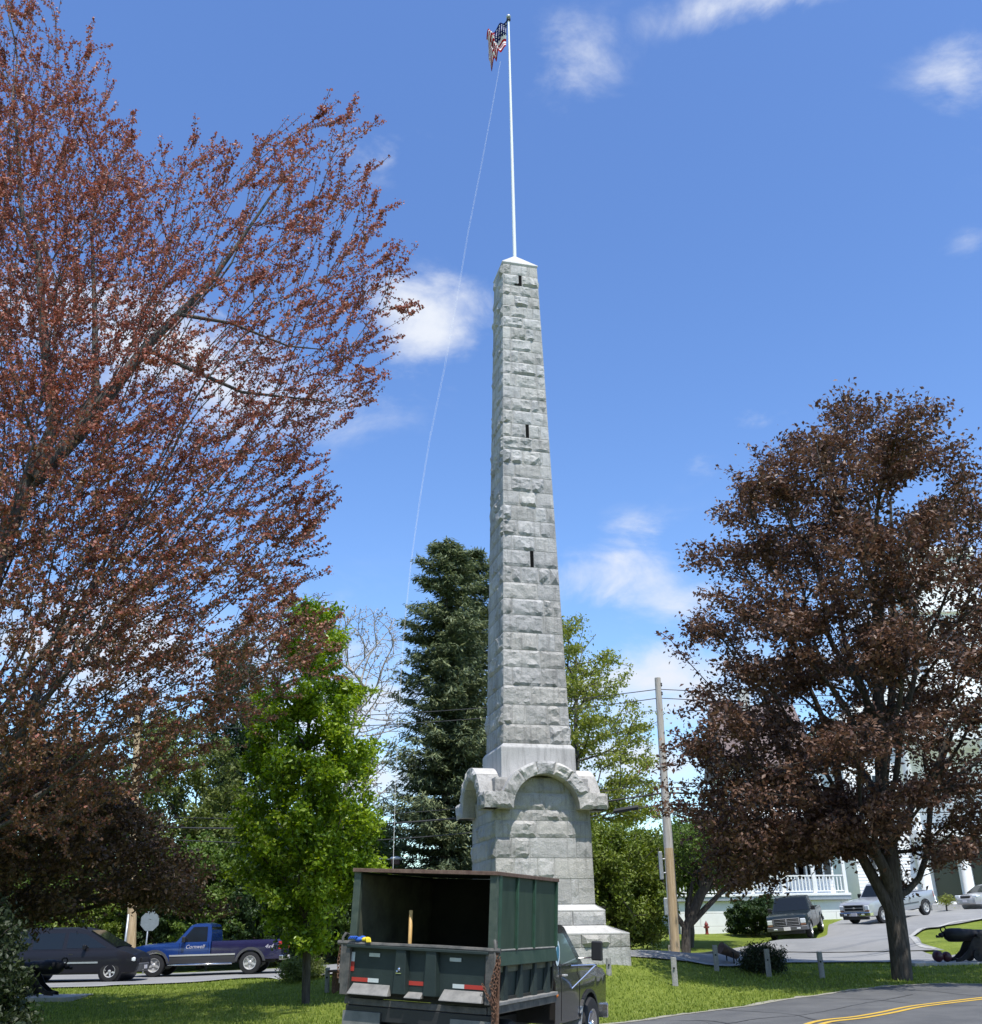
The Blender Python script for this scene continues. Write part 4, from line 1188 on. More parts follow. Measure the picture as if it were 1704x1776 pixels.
# far-off wood that reads as one mass
rng = np.random.default_rng(88)
ang = rng.uniform(-1.25, 1.25, 60000)
dist = rng.uniform(105, 150, len(ang))
xf, yf = dist*np.sin(ang), dist*np.cos(ang)
hh = np.array([7+3.5*noise.noise(Vector((a*9, 0, 0)))+2*noise.noise(Vector((a*31, 5, 0))) for a in ang])
zf = hgt(xf, yf) + rng.random(len(ang))**.6*hh
fw = leaves('far_wood', np.stack([xf, yf, zf], 1), 1.3, L_green, None, None, rng, .5, .8)
tag(fw, 'far-off band of green woodland on the skyline beyond the street', 'woodland', kind='stuff')
# ---------------------------------------------------------------- vehicles
def paint(name, c, flake=.25, rough=.25):
    return mat(name, c, rough, 0, var=flake*.3, scale=3, coat=.8, spec=.5)
M['paint_blue'] = paint('paint_blue', (.008,.036,.17)); M['paint_purple'] = paint('paint_indigo', (.018,.016,.06))
M['paint_grey_low'] = mat('paint_grey_lower', (.045,.045,.05), .4, coat=.3)
M['paint_dkgreen'] = mat('paint_black_green', (.006,.012,.011), .3, var=.05, coat=.35, spec=.4); M['paint_silver'] = mat('paint_silver', (.42,.43,.45), .3, metal=.35, coat=.6)
M['paint_van'] = mat('paint_dark_plum', (.008,.008,.014), .45, coat=.15, spec=.3); M['paint_sedan'] = mat('paint_sedan', (.45,.45,.47), .3, metal=.35, coat=.6)
M['plastic_chrome'] = mat('bumper_grey', (.13,.13,.14), .4, metal=.3)
M['lamp_dim'] = mat('lamp_dim', (.30,.16,.10), .2)
M['script_white'] = mat('script_white', (.55,.52,.58), .5)
M['grille_dark'] = mat('grille_dark', (.015,.015,.017), .4)

def slab(outline, wf, f0=-1, f1=1, zc=(), xc=(), crown=0):
    """side outline (x,z) pulled across the car; y = factor * wf(x,z), cut at levels so it can curve"""
    bm = bmesh.new()
    ys = [f0, f1]
    va = [bm.verts.new((x, f0, z)) for x, z in outline]; vb = [bm.verts.new((x, f1, z)) for x, z in outline]
    n_ = len(outline)
    bm.faces.new(va); bm.faces.new(vb[::-1])
    for i in range(n_): bm.faces.new((va[i], vb[i], vb[(i+1) % n_], va[(i+1) % n_]))
    bmesh.ops.recalc_face_normals(bm, faces=bm.faces)
    def cut(co, no): bmesh.ops.bisect_plane(bm, geom=bm.verts[:]+bm.edges[:]+bm.faces[:], plane_co=co, plane_no=no)
    ngon = [f for f in bm.faces if len(f.verts) > 4]; bmesh.ops.triangulate(bm, faces=ngon)
    for z in zc: cut((0,0,z), (0,0,1))
    for x in xc: cut((x,0,0), (1,0,0))
    if crown:
        for y in (-.7,-.35,0,.35,.7): cut((0,y,0), (0,1,0))
    for v in bm.verts:
        f = v.co.y
        v.co.y = f*wf(v.co.x, v.co.z)
        if crown: v.co.z += crown(v.co.x, v.co.z)*(1-f*f) if callable(crown) else 0
    mb = MB(); mb.v = [tuple(v.co) for v in bm.verts]; bm.verts.index_update()
    mb.f = [tuple(v.index for v in f.verts) for f in bm.faces]; bm.free()
    return mb
def arch(cx, r, zb, n_=9, z0=.36):
    """outline points of a wheel opening, walking from low x to high x"""
    h = math.sqrt(max(0, r*r-(zb-z0)**2)); a0 = math.atan2(zb-z0, -h); a1 = math.atan2(zb-z0, h)
    return [(cx+r*math.cos(a0+(a1-a0)*i/n_), z0+r*math.sin(a0+(a1-a0)*i/n_)) for i in range(n_+1)]
def wheel(par, x, y, r, w, side, rimmat=None, spokes=5, deep=.03):
    o = empty('wheel', (x, y, r)); o.parent = par
    s = side
    pr = [(r*.60,-w/2),(r*.80,-w/2),(r*.95,-w/2*.92),(r,-w/2*.6),(r,w/2*.6),(r*.95,w/2*.92),(r*.80,w/2),(r*.60,w/2)]
    MB().lathe(pr, 28, 'Y', None, False).build('tyre', M['rubber'], o, smooth=True, sharp=50)
    yo = s*w/2
    mb = MB().lathe([(r*.62, yo*.9),(r*.60, yo*1.03),(r*.56, yo*.98),(r*.53, yo*.7),(r*.50, yo*.35)], 24, 'Y', None, False).lathe([(.005, yo*.50),(r*.51, yo*.38)], 24, 'Y', None, False)
    for k in range(spokes):
        a = 2*PI*k/spokes+.3
        Mx = Matrix.Rotation(a, 4, 'Y')
        mb.hexa([Mx @ Vector(q) for q in ((r*.10,yo*.62,-r*.10),(r*.54,yo*.86,-r*.075),(r*.54,yo*.7,-r*.075),(r*.10,yo*.5,-r*.10))],
                [Mx @ Vector(q) for q in ((r*.10,yo*.62,r*.10),(r*.54,yo*.86,r*.075),(r*.54,yo*.7,r*.075),(r*.10,yo*.5,r*.10))])
    mb.lathe([(r*.17, yo*.5),(r*.17, yo*.75),(r*.10, yo*.9),(.01, yo*.92)], 12, 'Y')
    mb.build('rim', rimmat or M['alloy'], o, smooth=True, sharp=35)
    return o
def quad_panel(mb, pts, t, nrm):
    n_ = Vector(nrm).normalized()*t
    return mb.prism([Vector(p) for p in pts], n_)
def text_part(name, txt, size, M4, mt_, par, shear=0, depth=.004):
    c = bpy.data.curves.new(name, 'FONT'); c.body = txt; c.size = size; c.extrude = depth; c.shear = shear; c.align_x = 'CENTER'
    o = bpy.data.objects.new('tmp', c); COL.objects.link(o)
    dg = bpy.context.evaluated_depsgraph_get(); me_ = bpy.data.meshes.new_from_object(o.evaluated_get(dg)); bpy.data.objects.remove(o)
    me_.transform(M4); me_.materials.clear(); me_.materials.append(mt_)
    r_ = bpy.data.objects.new(name, me_); COL.objects.link(r_); r_.parent = par
    return r_

def pickup(name, label, P, yaw, body_m, opts):
    """front at +x; origin on the ground midway between the axles"""
    o = empty(name, P, yaw, label, 'pickup truck')
    L = opts.get('len', 5.7); W = opts.get('w', .98); fx, rx = opts.get('fa', 1.85), opts.get('ra', -1.80); r = opts.get('r', .39)
    xf, xr = L/2, -L/2; cabr = opts.get('cabr', -.30); zb = .42; hoodz = opts.get('hood', 1.13); belt = opts.get('belt', 1.17); bedz = 1.20; roof = opts.get('roof', 1.84)
    ww = .95*W
    def wf(x, z):
        t = max(0, (abs(x)-(L/2-.5))/.5); k = W*(1-.10*t*t)
        if z > .95: k -= .10*((z-.95)/.3)**2*.5
        if z < .6: k -= .06*((.6-z)/.3)
        return k
    low = opts.get('low', body_m); up = body_m
    # nose section outline
    front = [(cabr, zb)] + arch(fx, r+.10, zb)[:] + [(xf-.02, zb+.02), (xf, .62), (xf-.01, .92), (xf-.06, 1.0), (xf-.16, hoodz-.07), (xf-.5, hoodz-.01), (1.25, hoodz+.05), (1.0, belt), (cabr, belt)]
    body = slab(front, wf, zc=(.6,.75,.9,1.02,1.1), xc=(xf-.5,xf-.25,1.9,1.2,.4), crown=lambda x, z: .05 if z > hoodz-.09 and x > .9 else 0)
    body.build('body', up, o, smooth=True, sharp=32)
    # bed: two side panels, floor, bulkhead, tailgate
    bs = [(xr+.05, zb+.1)] + arch(rx, r+.10, zb+.1) + [(cabr-.04, zb), (cabr-.04, bedz), (xr+.02, bedz+.01), (xr, .8)]
    for s in (-1, 1):
        slab(bs, wf, s*.91, s*1.0, zc=(.6,.75,.9,1.02,1.1), xc=(-L/2+.3,-1.2)).build('bed_side', opts.get('bedm', up), o, smooth=True, sharp=32)
    MB().box((xr+.05,-W*.9,.78),(cabr-.06,W*.9,.84)).box((cabr-.10,-W*.9,.84),(cabr-.06,W*.9,bedz-.02)).build('bed_floor', opts.get('bedm', up), o)
    MB().box((xr-.01,-W*.88,.66),(xr+.045,W*.88,bedz)).build('tailgate', opts.get('bedm', up), o, bevel=.01)
    MB().box((rx-.35,-.35,.3),(rx+.35,.35,.55)).box((xr+.3,-.45,.40),(xf-.5,-.33,.50)).box((xr+.3,.33,.40),(xf-.5,.45,.50)).box((rx-.06,-W*.8,.33),(rx+.06,W*.8,.45)).box((fx-.06,-W*.8,.33),(fx+.06,W*.8,.45)).build('chassis', M['plastic'], o)
    # cab greenhouse
    rf = opts.get('wsx', 1.02); rt = rf-.58
    cab_o = [(cabr, belt-.01), (rf+.02, belt-.01), (rt+.05, roof-.05), (rt-.12, roof), (cabr+.22, roof), (cabr+.07, roof-.05), (cabr+.01, 1.5)]
    def cf(x, z): return W*(.955-.17*max(0, (z-belt))/(roof-belt))
    def outer(x, z, e): return cf(x, z)+e
    slab(cab_o, cf, zc=(1.35,1.55,1.7), crown=lambda x, z: .035 if z > roof-.07 else 0).build('cab', up, o, smooth=True, sharp=30)
    for s in (-1, 1):
        wo = [(cabr+.16, belt+.03), (rf-.20, belt+.03), (rf-.24, belt+.10), (rt-.04, roof-.11), (cabr+.19, roof-.11)]
        slab(wo, lambda x, z: cf(x, z)+.006, s*.97, s*1.0).build('side_window', M['glass_dark'], o)
        # door gap lines, handle, mirror
        mbg = MB()
        for gxx in (cabr+.08, 1.02):
            g_ = slab([(gxx-.006, .5), (gxx+.006, .5), (gxx+.006, belt), (gxx-.006, belt)], lambda x, z: wf(x, z)+.003, s*.99, s, zc=(.75,.95,1.05)); mbg.add(g_.v, g_.f)
        mbg.build('door_gap', M['black'], o)
        MB().box((cabr+.16, s*(W-.02)-.02, 1.01), (cabr+.32, s*(W-.02)+.02, 1.05)).build('door_handle', M['plastic'], o, bevel=.008)
        MB().box((.78, s*(W+.08)-.09, belt+.02), (.90, s*(W+.08)+.10, belt+.22)).box((.82, s*(W-.08), belt+.05), (.86, s*(W+.02), belt+.10)).build('wing_mirror', opts.get('mirror', M['plastic']), o, bevel=.02)
        for cx in (fx, rx):
            if opts.get('flare'):
                a = arch(cx, r+.10, zb+.04); b_ = arch(cx, r+.19, zb+.04)
                slab(a+b_[::-1], lambda x, z: wf(x, z)+.03, s*.93, s*1.0, zc=(.6,.75)).build('wheel_flare', opts['flare'], o, smooth=True, sharp=35)
        if opts.get('low'):
            slab([(cabr-.04 if True else 0, zb-.005)]+[(fx-r-.17, zb-.005), (fx-r-.17, .70), (rx+r+.17, .70), (rx+r+.17, zb)] , lambda x, z: wf(x, z)+.004, s*.97, s, zc=(.6,)).build('lower_cladding', opts['low'], o)
            slab([(fx-r-.17, .70), (fx-r-.17, .755), (rx+r+.17, .755), (rx+r+.17, .70)], lambda x, z: wf(x, z)+.02, s*.96, s).build('side_moulding', M['plastic_grey'] if not opts.get('mould') else opts['mould'], o)
        if opts.get('rail'):
            MB().tube([(fx-.55, s*(W+.03), .40), (-1.05, s*(W+.03), .40)], .035, 8).build('side_step', M['chrome'], o, smooth=True)
        slab([(xr-.012, .86), (xr+.09, .86), (xr+.09, 1.13), (xr-.012, 1.13)], lambda x, z: wf(x, z)+.006, s*.86, s).build('tail_light', M['lamp_red'], o)
    # windscreen and rear window as panes
    sl_ = Vector((roof-belt-.05, 0, .58)).normalized()
    def pane(xa, za, xb, zb_, nm, off):
        ya = cf(0, za)-.07; yb = cf(0, zb_)-.07
        quad_panel(MB(), [(xa,-ya,za),(xa,ya,za),(xb,yb,zb_),(xb,-yb,zb_)], .02, off).build(nm, M['glass_dark'], o)
    pane(rf-.045, belt+.05, rt+.085, roof-.085, 'windscreen', (.62,0,.5))
    pane(cabr+.028, belt+.12, cabr+.062, roof-.12, 'rear_window', (-1,0,.1))
    # front end
    gm_ = opts.get('grille', 'h')
    gw = .62*W
    fr = empty('grille', (0,0,0)); fr.parent = o
    MB().box((xf-.04,-gw,.70),(xf+.012,gw,.98)).build('grille_back', M['grille_dark'], fr)
    mbb = MB(); cm_ = opts.get('grille_m', M['chrome'])
    mbb.box((xf+.012,-gw-.02,.965),(xf+.04,gw+.02,1.0)).box((xf+.012,-gw-.02,.68),(xf+.04,gw+.02,.71)).box((xf+.012,-gw-.02,.71),(xf+.04,-gw+.03,.965)).box((xf+.012,gw-.03,.71),(xf+.04,gw+.02,.965))
    mbb.box((xf+.012,-gw+.03,.825),(xf+.035,gw-.03,.855))
    if gm_ == 'cross': mbb.box((xf+.012,-.03,.71),(xf+.042,.03,.965)).box((xf+.012,-gw+.03,.76),(xf+.03,gw-.03,.775)).box((xf+.012,-gw+.03,.90),(xf+.03,gw-.03,.915))
    if gm_ == 'oval': mbb.sphere((xf+.03, 0, .84), .085, 8, (.25,1,.45))
    mbb.build('grille_bars', cm_, fr)
    for s in (-1, 1):
        MB().box((xf-.08, s*(gw+.17)-.13, .74),(xf+.02, s*(gw+.17)+.12, .95)).build('headlight', M['lamp_clear'], o, bevel=.02)
        MB().box((xf-.08, s*(gw+.17)-.13, .66),(xf+.015, s*(gw+.17)+.12, .73)).build('turn_signal', M['lamp_dim'], o, bevel=.01)
        MB().box((xf+.02, s*.55-.09, .50),(xf+.11, s*.55+.09, .56)).build('fog_light', M['lamp_clear'], o, bevel=.01)
    bmm = opts.get('bumper', M['chrome'])
    def bump(x0, x1, za, zb_, nm):
        pts_ = [(x0, -W), (x0, W), (x1-.06*(1 if x1 > x0 else -1), W*.97), (x1, W*.7), (x1, -W*.7), (x1-.06*(1 if x1 > x0 else -1), -W*.97)]
        MB().prism([(a, b_, za) for a, b_ in pts_], (0,0,zb_-za)).build(nm, bmm, o, bevel=.02)
    bump(xf-.20, xf+.10, .44, .63, 'front_bumper'); bump(xr+.05, xr-.16, .48, .64, 'rear_bumper')
    MB().box((xf-.1,-W*.8,.28),(xf+.04,W*.8,.44)).build('air_dam', M['plastic'], o, bevel=.02)
    MB().box((xf+.101,-.16,.46),(xf+.116,.16,.62)).build('number_plate', M['plate'], o)
    MB().box((xr-.174,-.16,.50),(xr-.16,.16,.63)).build('number_plate', M['plate'], o)
    for x in (fx, rx):
        for s in (-1, 1): wheel(o, x, s*(W-.13), r, .26, s)
    return o
def place_yaw(p0, p1): return math.atan2((p1-p0).y, (p1-p0).x)
def settle(o, fx, rx, hw=.85, lift=.05):
    d = Vector((math.cos(o.rotation_euler.z), math.sin(o.rotation_euler.z))); s = Vector((-d.y, d.x)); p = Vector(o.location[:2])
    h = {}
    for a in (0, 1):
        for b_ in (0, 1):
            q = p + d*(fx if a else rx) + s*(hw if b_ else -hw); h[a, b_] = hz(q.x, q.y)
    f_ = (h[1,0]+h[1,1])/2; r_ = (h[0,0]+h[0,1])/2; l_ = (h[0,1]+h[1,1])/2; rr_ = (h[0,0]+h[1,0])/2
    o.rotation_euler = (math.atan((l_-rr_)/(2*hw)), -math.atan((f_-r_)/(fx-rx)), o.rotation_euler.z)
    o.location.z = r_ + (f_-r_)*(-rx)/(fx-rx) + lift
# blue pick-up on the left street, nose to the left
P = Vector((atY(357, 1694, 42.0).x, 42.6, 0)); P.z = hz(P.x, P.y)+.03
bp = pickup('blue_pickup_truck', 'two-tone blue over indigo single-cab pickup seen side-on on the left street, nose to the left', P, PI+rad(1.2), M['paint_blue'],
   dict(len=5.75, w=1.0, fa=1.95, ra=-1.72, bedm=M['paint_purple'], low=M['paint_grey_low'], flare=M['plastic_grey'], rail=True, cabr=-.18, wsx=1.18, grille='h', r=.41, mould=M['alloy']))
settle(bp, 1.95, -1.72)
MX = Matrix.Translation((.42, 1.004, .965)) @ Matrix.Rotation(PI, 4, 'Z') @ Matrix.Rotation(PI/2, 4, 'X')
text_part('door_script', 'Cornwell', .19, MX, M['script_white'], bp, .3)
0 and text_part('door_script', 'TOOL CO', .08, Matrix.Translation((.45, .995, 1.09)) @ Matrix.Rotation(PI, 4, 'Z') @ Matrix.Rotation(PI/2, 4, 'X'), M['script_white'], bp)
text_part('bed_emblem', '4x4', .21, Matrix.Translation((-2.42, .995, .90)) @ Matrix.Rotation(PI, 4, 'Z') @ Matrix.Rotation(PI/2, 4, 'X'), M['script_white'], bp, .4)
# black-green pick-up facing us
P = Vector((atY(1393, 1630, 54).x, 54.6, 0)); P.z = hz(P.x, P.y)+.034
pickup('black_pickup_truck', 'dark green-black pickup with chrome cross-bar grille facing the camera on the side road', P, -PI/2-rad(25), M['paint_dkgreen'],
   dict(len=5.6, w=1.0, grille='cross', bumper=M['plastic_chrome'], flare=M['paint_dkgreen'], roof=1.86, fa=1.9))
settle(bpy.data.objects['black_pickup_truck'], 1.9, -1.8, lift=.085)
# silver pick-up, three-quarter front
P = Vector((atY(1543, 1600, 57.6).x, 57.2, 0)); P.z = hz(P.x, P.y)+.034
pickup('silver_pickup_truck', 'silver pickup parked beyond the maple trunk with its dark oval-badged grille to the left', P, PI+rad(33), M['paint_silver'],
   dict(len=5.7, w=1.0, grille='oval', bumper=M['chrome'], low=M['paint_silver'], cabr=-.5, fa=1.85, grille_m=M['alloy']))
settle(bpy.data.objects['silver_pickup_truck'], 1.85, -1.8, lift=.085)

def car(name, label, cat, P, yaw, m_, prof, roofp, L, W, fx, rx, r, zb, wins, belt, van=False):
    o = empty(name, P, yaw, label, cat)
    def wf(x, z):
        t = max(0, (abs(x)-(L/2-.7))/.7); k = W*(1-.20*t*t)
        if z > .7: k -= .05*((z-.7)/.3)**2
        if z < .5: k -= .05*((.5-z)/.25)
        return k
    outl = [(-L/2+.08, zb)] + arch(rx, r+.07, zb, z0=r-.02) + arch(fx, r+.07, zb, z0=r-.02) + [(L/2-.08, zb)] + prof
    slab(outl, wf, zc=(.42,.55,.7,.82,.95), xc=(L/2-.7,L/2-.4,L/2-.2,-L/2+.6,-L/2+.3,0), crown=lambda x, z: .07 if z > .72 else 0).build('body', m_, o, smooth=True, sharp=35)
    top_ = max(z for x, z in roofp)
    def cf(x, z): return W*(.94-.20*max(0, (z-belt))/(top_-belt))
    slab(roofp, cf, zc=(belt+.2, belt+.4), crown=lambda x, z: .05 if z > top_-.1 else 0).build('cabin', m_, o, smooth=True, sharp=35)
    for s in (-1, 1):
        for w_ in wins:
            slab(w_, lambda x, z: cf(x, z)+.006, s*.97, s).build('side_window', M['glass_dark'], o)
        MB().box((L/2-.50, s*(W*.72)-.17, .64),(L/2-.07, s*(W*.72)+.165, .78)).build('headlight', M['lamp_clear'], o, bevel=.03)
        MB().box((-L/2+.0, s*(W*.74)-.12, .70),(-L/2+.14, s*(W*.74)+.10, .95)).build('tail_light', M['lamp_red'], o, bevel=.02)
        MB().box((fx-1.02, s*(W+.05)-.07, belt+.02),(fx-.90, s*(W+.05)+.08, belt+.17)).build('wing_mirror', m_, o, bevel=.02)
        slab([(rx+r+.1, .60), (fx-r-.1, .60), (fx-r-.1, .655), (rx+r+.1, .655)], lambda x, z: wf(x, z)+.014, s*.97, s).build('side_moulding', M['galv'] if van else M['plastic_grey'], o)
        MB().box((.1, s*(W-.03)-.015, .88),(.26, s*(W-.03)+.02, .92)).build('door_handle', M['plastic'], o)
    i0 = max(range(len(roofp)), key=lambda k: roofp[k][0])
    a = roofp[i0]; b_ = roofp[(i0+1) % len(roofp)]
    d = Vector((b_[0]-a[0], 0, b_[1]-a[1])); nn = Vector((-d.z, 0, d.x)); nn = nn if nn.z > 0 else -nn
    p0 = Vector((a[0],0,a[1]))+d*.08; p1 = Vector((a[0],0,a[1]))+d*.93
    y0_ = cf(0, p0.z)-.09; y1_ = cf(0, p1.z)-.09
    MB().prism([p0+Vector((0,-y0_,0)), p0+Vector((0,y0_,0)), p1+Vector((0,y1_,0)), p1+Vector((0,-y1_,0))], nn.normalized()*.06).build('windscreen', M['glass_dark'], o)
    for sx, nm in ((1, 'front_bumper'), (-1, 'rear_bumper')):
        e = L/2*sx; pts_ = [(e-.35*sx, -W*.86), (e-.35*sx, W*.86), (e-.04*sx, W*.72), (e+.06*sx, W*.4), (e+.06*sx, -W*.4), (e-.04*sx, -W*.72)]
        MB().prism([(x, y, .30) for x, y in pts_], (0,0,.28)).build(nm, m_ if not van else M['plastic_grey'], o, bevel=.03)
    MB().box((L/2-.12,-W*.38,.60),(L/2+.01,W*.38,.74)).build('grille', M['grille_dark'], o, bevel=.01)
    MB().box((L/2+.062,-.15,.38),(L/2+.075,.15,.50)).build('number_plate', M['plate'], o)
    MB().box((-L/2+.5,-W*.7,.24),(L/2-.5,W*.7,zb+.02)).build('chassis', M['plastic'], o)
    for x in (fx, rx):
        for s in (-1, 1): wheel(o, x, s*(W-.11), r, .21, s, spokes=6)
    return o
P = Vector((atY(99, 1707, 38).x, 39.3, 0)); P.z = hz(P.x, P.y)+.03
car('dark_minivan', 'dark plum minivan passing on the left street in deep shade, nose to the right', 'minivan', P, rad(1), M['paint_van'],
    [(2.52,.50),(2.50,.72),(2.38,.86),(2.05,.98),(1.70,1.07),(-2.45,1.07),(-2.52,.7),(-2.5,.4)],
    [(-2.46,1.04),(1.82,1.04),(.62,1.68),(.30,1.75),(-2.1,1.74),(-2.36,1.66)], 5.05, .98, 1.62, -1.45, .34, .30,
    [[(.92,1.10),(1.42,1.10),(.60,1.56),(-.02,1.62),(-.02,1.10)], [(-.16,1.08),(-.16,1.60),(-1.22,1.60),(-1.22,1.08)], [(-1.33,1.08),(-1.33,1.60),(-2.15,1.58),(-2.28,1.08)]], 1.04, van=True)
settle(bpy.data.objects['dark_minivan'], 1.62, -1.45)
P = Vector((atY(1723, 1580, 65).x, 64.8, 0)); P.z = hz(P.x, P.y)+.034
car('silver_sedan', 'grey car nosing into the picture at the right edge in front of the white column', 'car', P, PI+rad(25), M['paint_sedan'],
    [(2.30,.45),(2.28,.62),(2.1,.72),(1.2,.88),(-1.6,.92),(-2.25,.88),(-2.3,.6),(-2.28,.4)],
    [(-1.75,.90),(1.25,.86),(.45,1.34),(.2,1.39),(-.6,1.38),(-1.0,1.33)], 4.6, .88, 1.38, -1.32, .31, .26,
    [[(.65,.93),(.92,.93),(.38,1.27),(-.05,1.30),(-.05,.93)], [(-.14,.93),(-.14,1.30),(-.75,1.28),(-1.25,.95)]], .9)
settle(bpy.data.objects['silver_sedan'], 1.38, -1.32, .8, .085)

# ---------------------------------------------------------------- dump truck
M['dump_green'] = mat('dump_body_green', (.012,.033,.019), .55, color2=(.034,.058,.038), scale=2.4, bump=.003, bscale=7, detail=10, stretch=(1.6,1.6,.45))
M['dump_green_lt'] = mat('dump_post_green', (.024,.066,.042), .5, var=.25, scale=6, detail=8)
M['dump_tailgate'] = mat('tailgate_green', (.009,.019,.017), .6, color2=(.018,.031,.027), scale=3, detail=9, bump=.002, bscale=20)
M['dump_post'] = mat('corner_post_paint', (.035,.055,.042), .6, color2=(.075,.095,.07), scale=7, detail=9)
M['dump_rust'] = mat('rusty_chain', (.07,.03,.015), .85, color2=(.19,.10,.06), scale=18, bump=.004)
M['dump_worn'] = mat('worn_steel_frame', (.045,.048,.045), .7, color2=(.13,.12,.105), scale=7, detail=9, bump=.003, bscale=30)
M['dump_ledge'] = mat('dusty_ledge', (.15,.145,.135), .85, color2=(.26,.25,.23), scale=6, detail=8)  # pale grey stands in for sunlight on the ledge tops
M['dump_lip'] = mat('rust_lip', (.085,.045,.032), .8, color2=(.17,.11,.08), scale=9)
M['truck_paint'] = paint('truck_grey_brown', (.030,.027,.025)); M['tape_red'] = mat('tape_red', (.40,.035,.025), .4); M['tape_white'] = mat('tape_white', (.52,.56,.54), .4)
M['mudflap'] = mat('mud_flap', (.12,.13,.115), .85, color2=(.20,.20,.18), scale=4, detail=8)
M['lining'] = mat('box_lining', (.06,.062,.042), .8, color2=(.15,.15,.10), scale=2.5, detail=8)  # paler than the front wall so the sunlit strip shows
M['handle_wood'] = mat('broom_handle', (.55,.34,.12), .5, var=.1); M['plate_blue'] = mat('plate_blue', (.12,.25,.38), .4)
M['seal_white'] = mat('seal_white', (.62,.72,.76), .4); M['seal_blue'] = mat('seal_blue', (.05,.20,.30), .4)
M['interior'] = mat('box_interior', (.008,.009,.006), .8, color2=(.022,.022,.016), scale=2.5, detail=8)  # near-black: the shade inside the box is put into this colour
M['glove_blue'] = mat('glove_blue', (.02,.10,.45), .7); M['glove_yellow'] = mat('glove_yellow', (.70,.55,.03), .7)
M['cab_glass'] = mat('cab_glass', (.10,.14,.125), .05, spec=.8)
TY = rad(90-22)
rr0 = atY(862, 1643, 15.45)
dt = empty('dump_truck', (0,0,0), 0, 'dark green dump truck seen from behind, high open box and chained tailgate', 'dump truck')
heading = Vector((math.cos(TY), math.sin(TY), 0)); left = Vector((-heading.y, heading.x, 0))
rz_ = Matrix.Rotation(TY, 4, 'Z') @ Matrix.Rotation(rad(2.9), 4, 'X')
gz_ = -.32
base = Vector((rr0.x, rr0.y, 0)) + left*1.2 + Vector((-.11,0,0))
dt.matrix_world = Matrix.Translation((base.x, base.y, gz_)) @ rz_
HW = 1.2; B0, B1, BT = 1.13, 1.80, 2.86; BL = 2.75
def D(name, mb, mt_, par=None, **k): return mb.build(name, mt_, par or dt, **k)
# bed floor and lower sides
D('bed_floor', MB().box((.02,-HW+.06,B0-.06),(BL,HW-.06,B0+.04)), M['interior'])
D('frame_rail', MB().box((0.02,-HW,B0-.16),(BL,-HW+.10,B0-.05)).box((0.02,HW-.10,B0-.16),(BL,HW,B0-.05)).box((0,-HW+.1,B0-.16),(.1,HW-.1,B0-.07)), M['dump_worn'], bevel=.008)
D('side_ledge', MB().box((.1,-HW-.025,B0-.05),(BL,-HW+.08,B0+.0)).box((.1,HW-.08,B0-.05),(BL,HW+.025,B0+.0)), M['dump_ledge'], bevel=.006)
for s in (-1, 1):
    y0, y1 = s*HW, s*(HW-.05)
    D('lower_side_panel', MB().box((.1, min(s*(HW-.12), s*(HW-.09)), B0), (BL, max(s*(HW-.12), s*(HW-.09)), B1-.20)), M['dump_tailgate'])
    for x in (.52, 1.15, 1.78, 2.40):
        D('side_stake', MB().hexa([(x-.10,s*(HW-.085),B0),(x+.12,s*(HW-.085),B0),(x+.10,s*(HW-.02),B0),(x-.08,s*(HW-.02),B0)], [(x-.03,s*(HW-.085),B1-.2),(x+.06,s*(HW-.085),B1-.2),(x+.05,s*(HW-.02),B1-.2),(x-.02,s*(HW-.02),B1-.2)]), M['dump_tailgate'], bevel=.006)
    # sloped top rail
    D('top_rail', MB().hexa([(.1,s*(HW-.12),B1-.21),(BL,s*(HW-.12),B1-.21),(BL,s*(HW+.02),B1-.21),(.1,s*(HW+.02),B1-.21)], [(.1,s*(HW-.12),B1-.015),(BL,s*(HW-.12),B1-.015),(BL,s*(HW-.02),B1-.015),(.1,s*(HW-.02),B1-.015)]), M['dump_green'], bevel=.008)
    D('rail_lip', MB().tube([(.1,s*(HW-.03),B1-.005),(BL*.5,s*(HW-.025),B1-.002),(BL,s*(HW-.03),B1-.005)], .016, 6), M['dump_ledge'])
    # high side of the box
    D('box_side', MB().box((.12,min(s*(HW-.06),s*(HW-.03)),B1-.01),(BL,max(s*(HW-.06),s*(HW-.03)),BT-.04)), M['dump_green'])
    D('box_lining', MB().box((.14,min(s*(HW-.085),s*(HW-.065)),B1-.3),(BL-.05,max(s*(HW-.085),s*(HW-.065)),BT-.08)), M['lining'])
    for x, w in ((.10,.10),(.86,.045),(1.62,.045),(2.70,.05)):
        D('box_post', MB().box((x,min(s*(HW-.062),s*(HW+.012)),B1-.0),(x+w*1.0,max(s*(HW-.062),s*(HW+.012)),BT-.03)), M['dump_green_lt'] if x < .2 else M['dump_green_lt'], bevel=.006)
    D('box_corner_post', MB().box((.02,min(s*(HW-.12),s*(HW+.0)),B1-.05),(.10,max(s*(HW-.12),s*(HW+.0)),BT-.03)), M['dump_post'], bevel=.006)
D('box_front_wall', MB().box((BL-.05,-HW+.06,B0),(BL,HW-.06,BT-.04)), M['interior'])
D('box_roof', MB().box((.02,-HW,BT-.035),(BL+.02,HW,BT)), M['dump_green'], bevel=.006)
D('roof_lip', MB().box((-.02,-HW-.01,BT-.05),(.02,HW+.01,BT+.005)).box((.02,-HW-.022,BT-.05),(BL+.02,-HW-.002,BT+.004)), M['dump_lip'], bevel=.004)
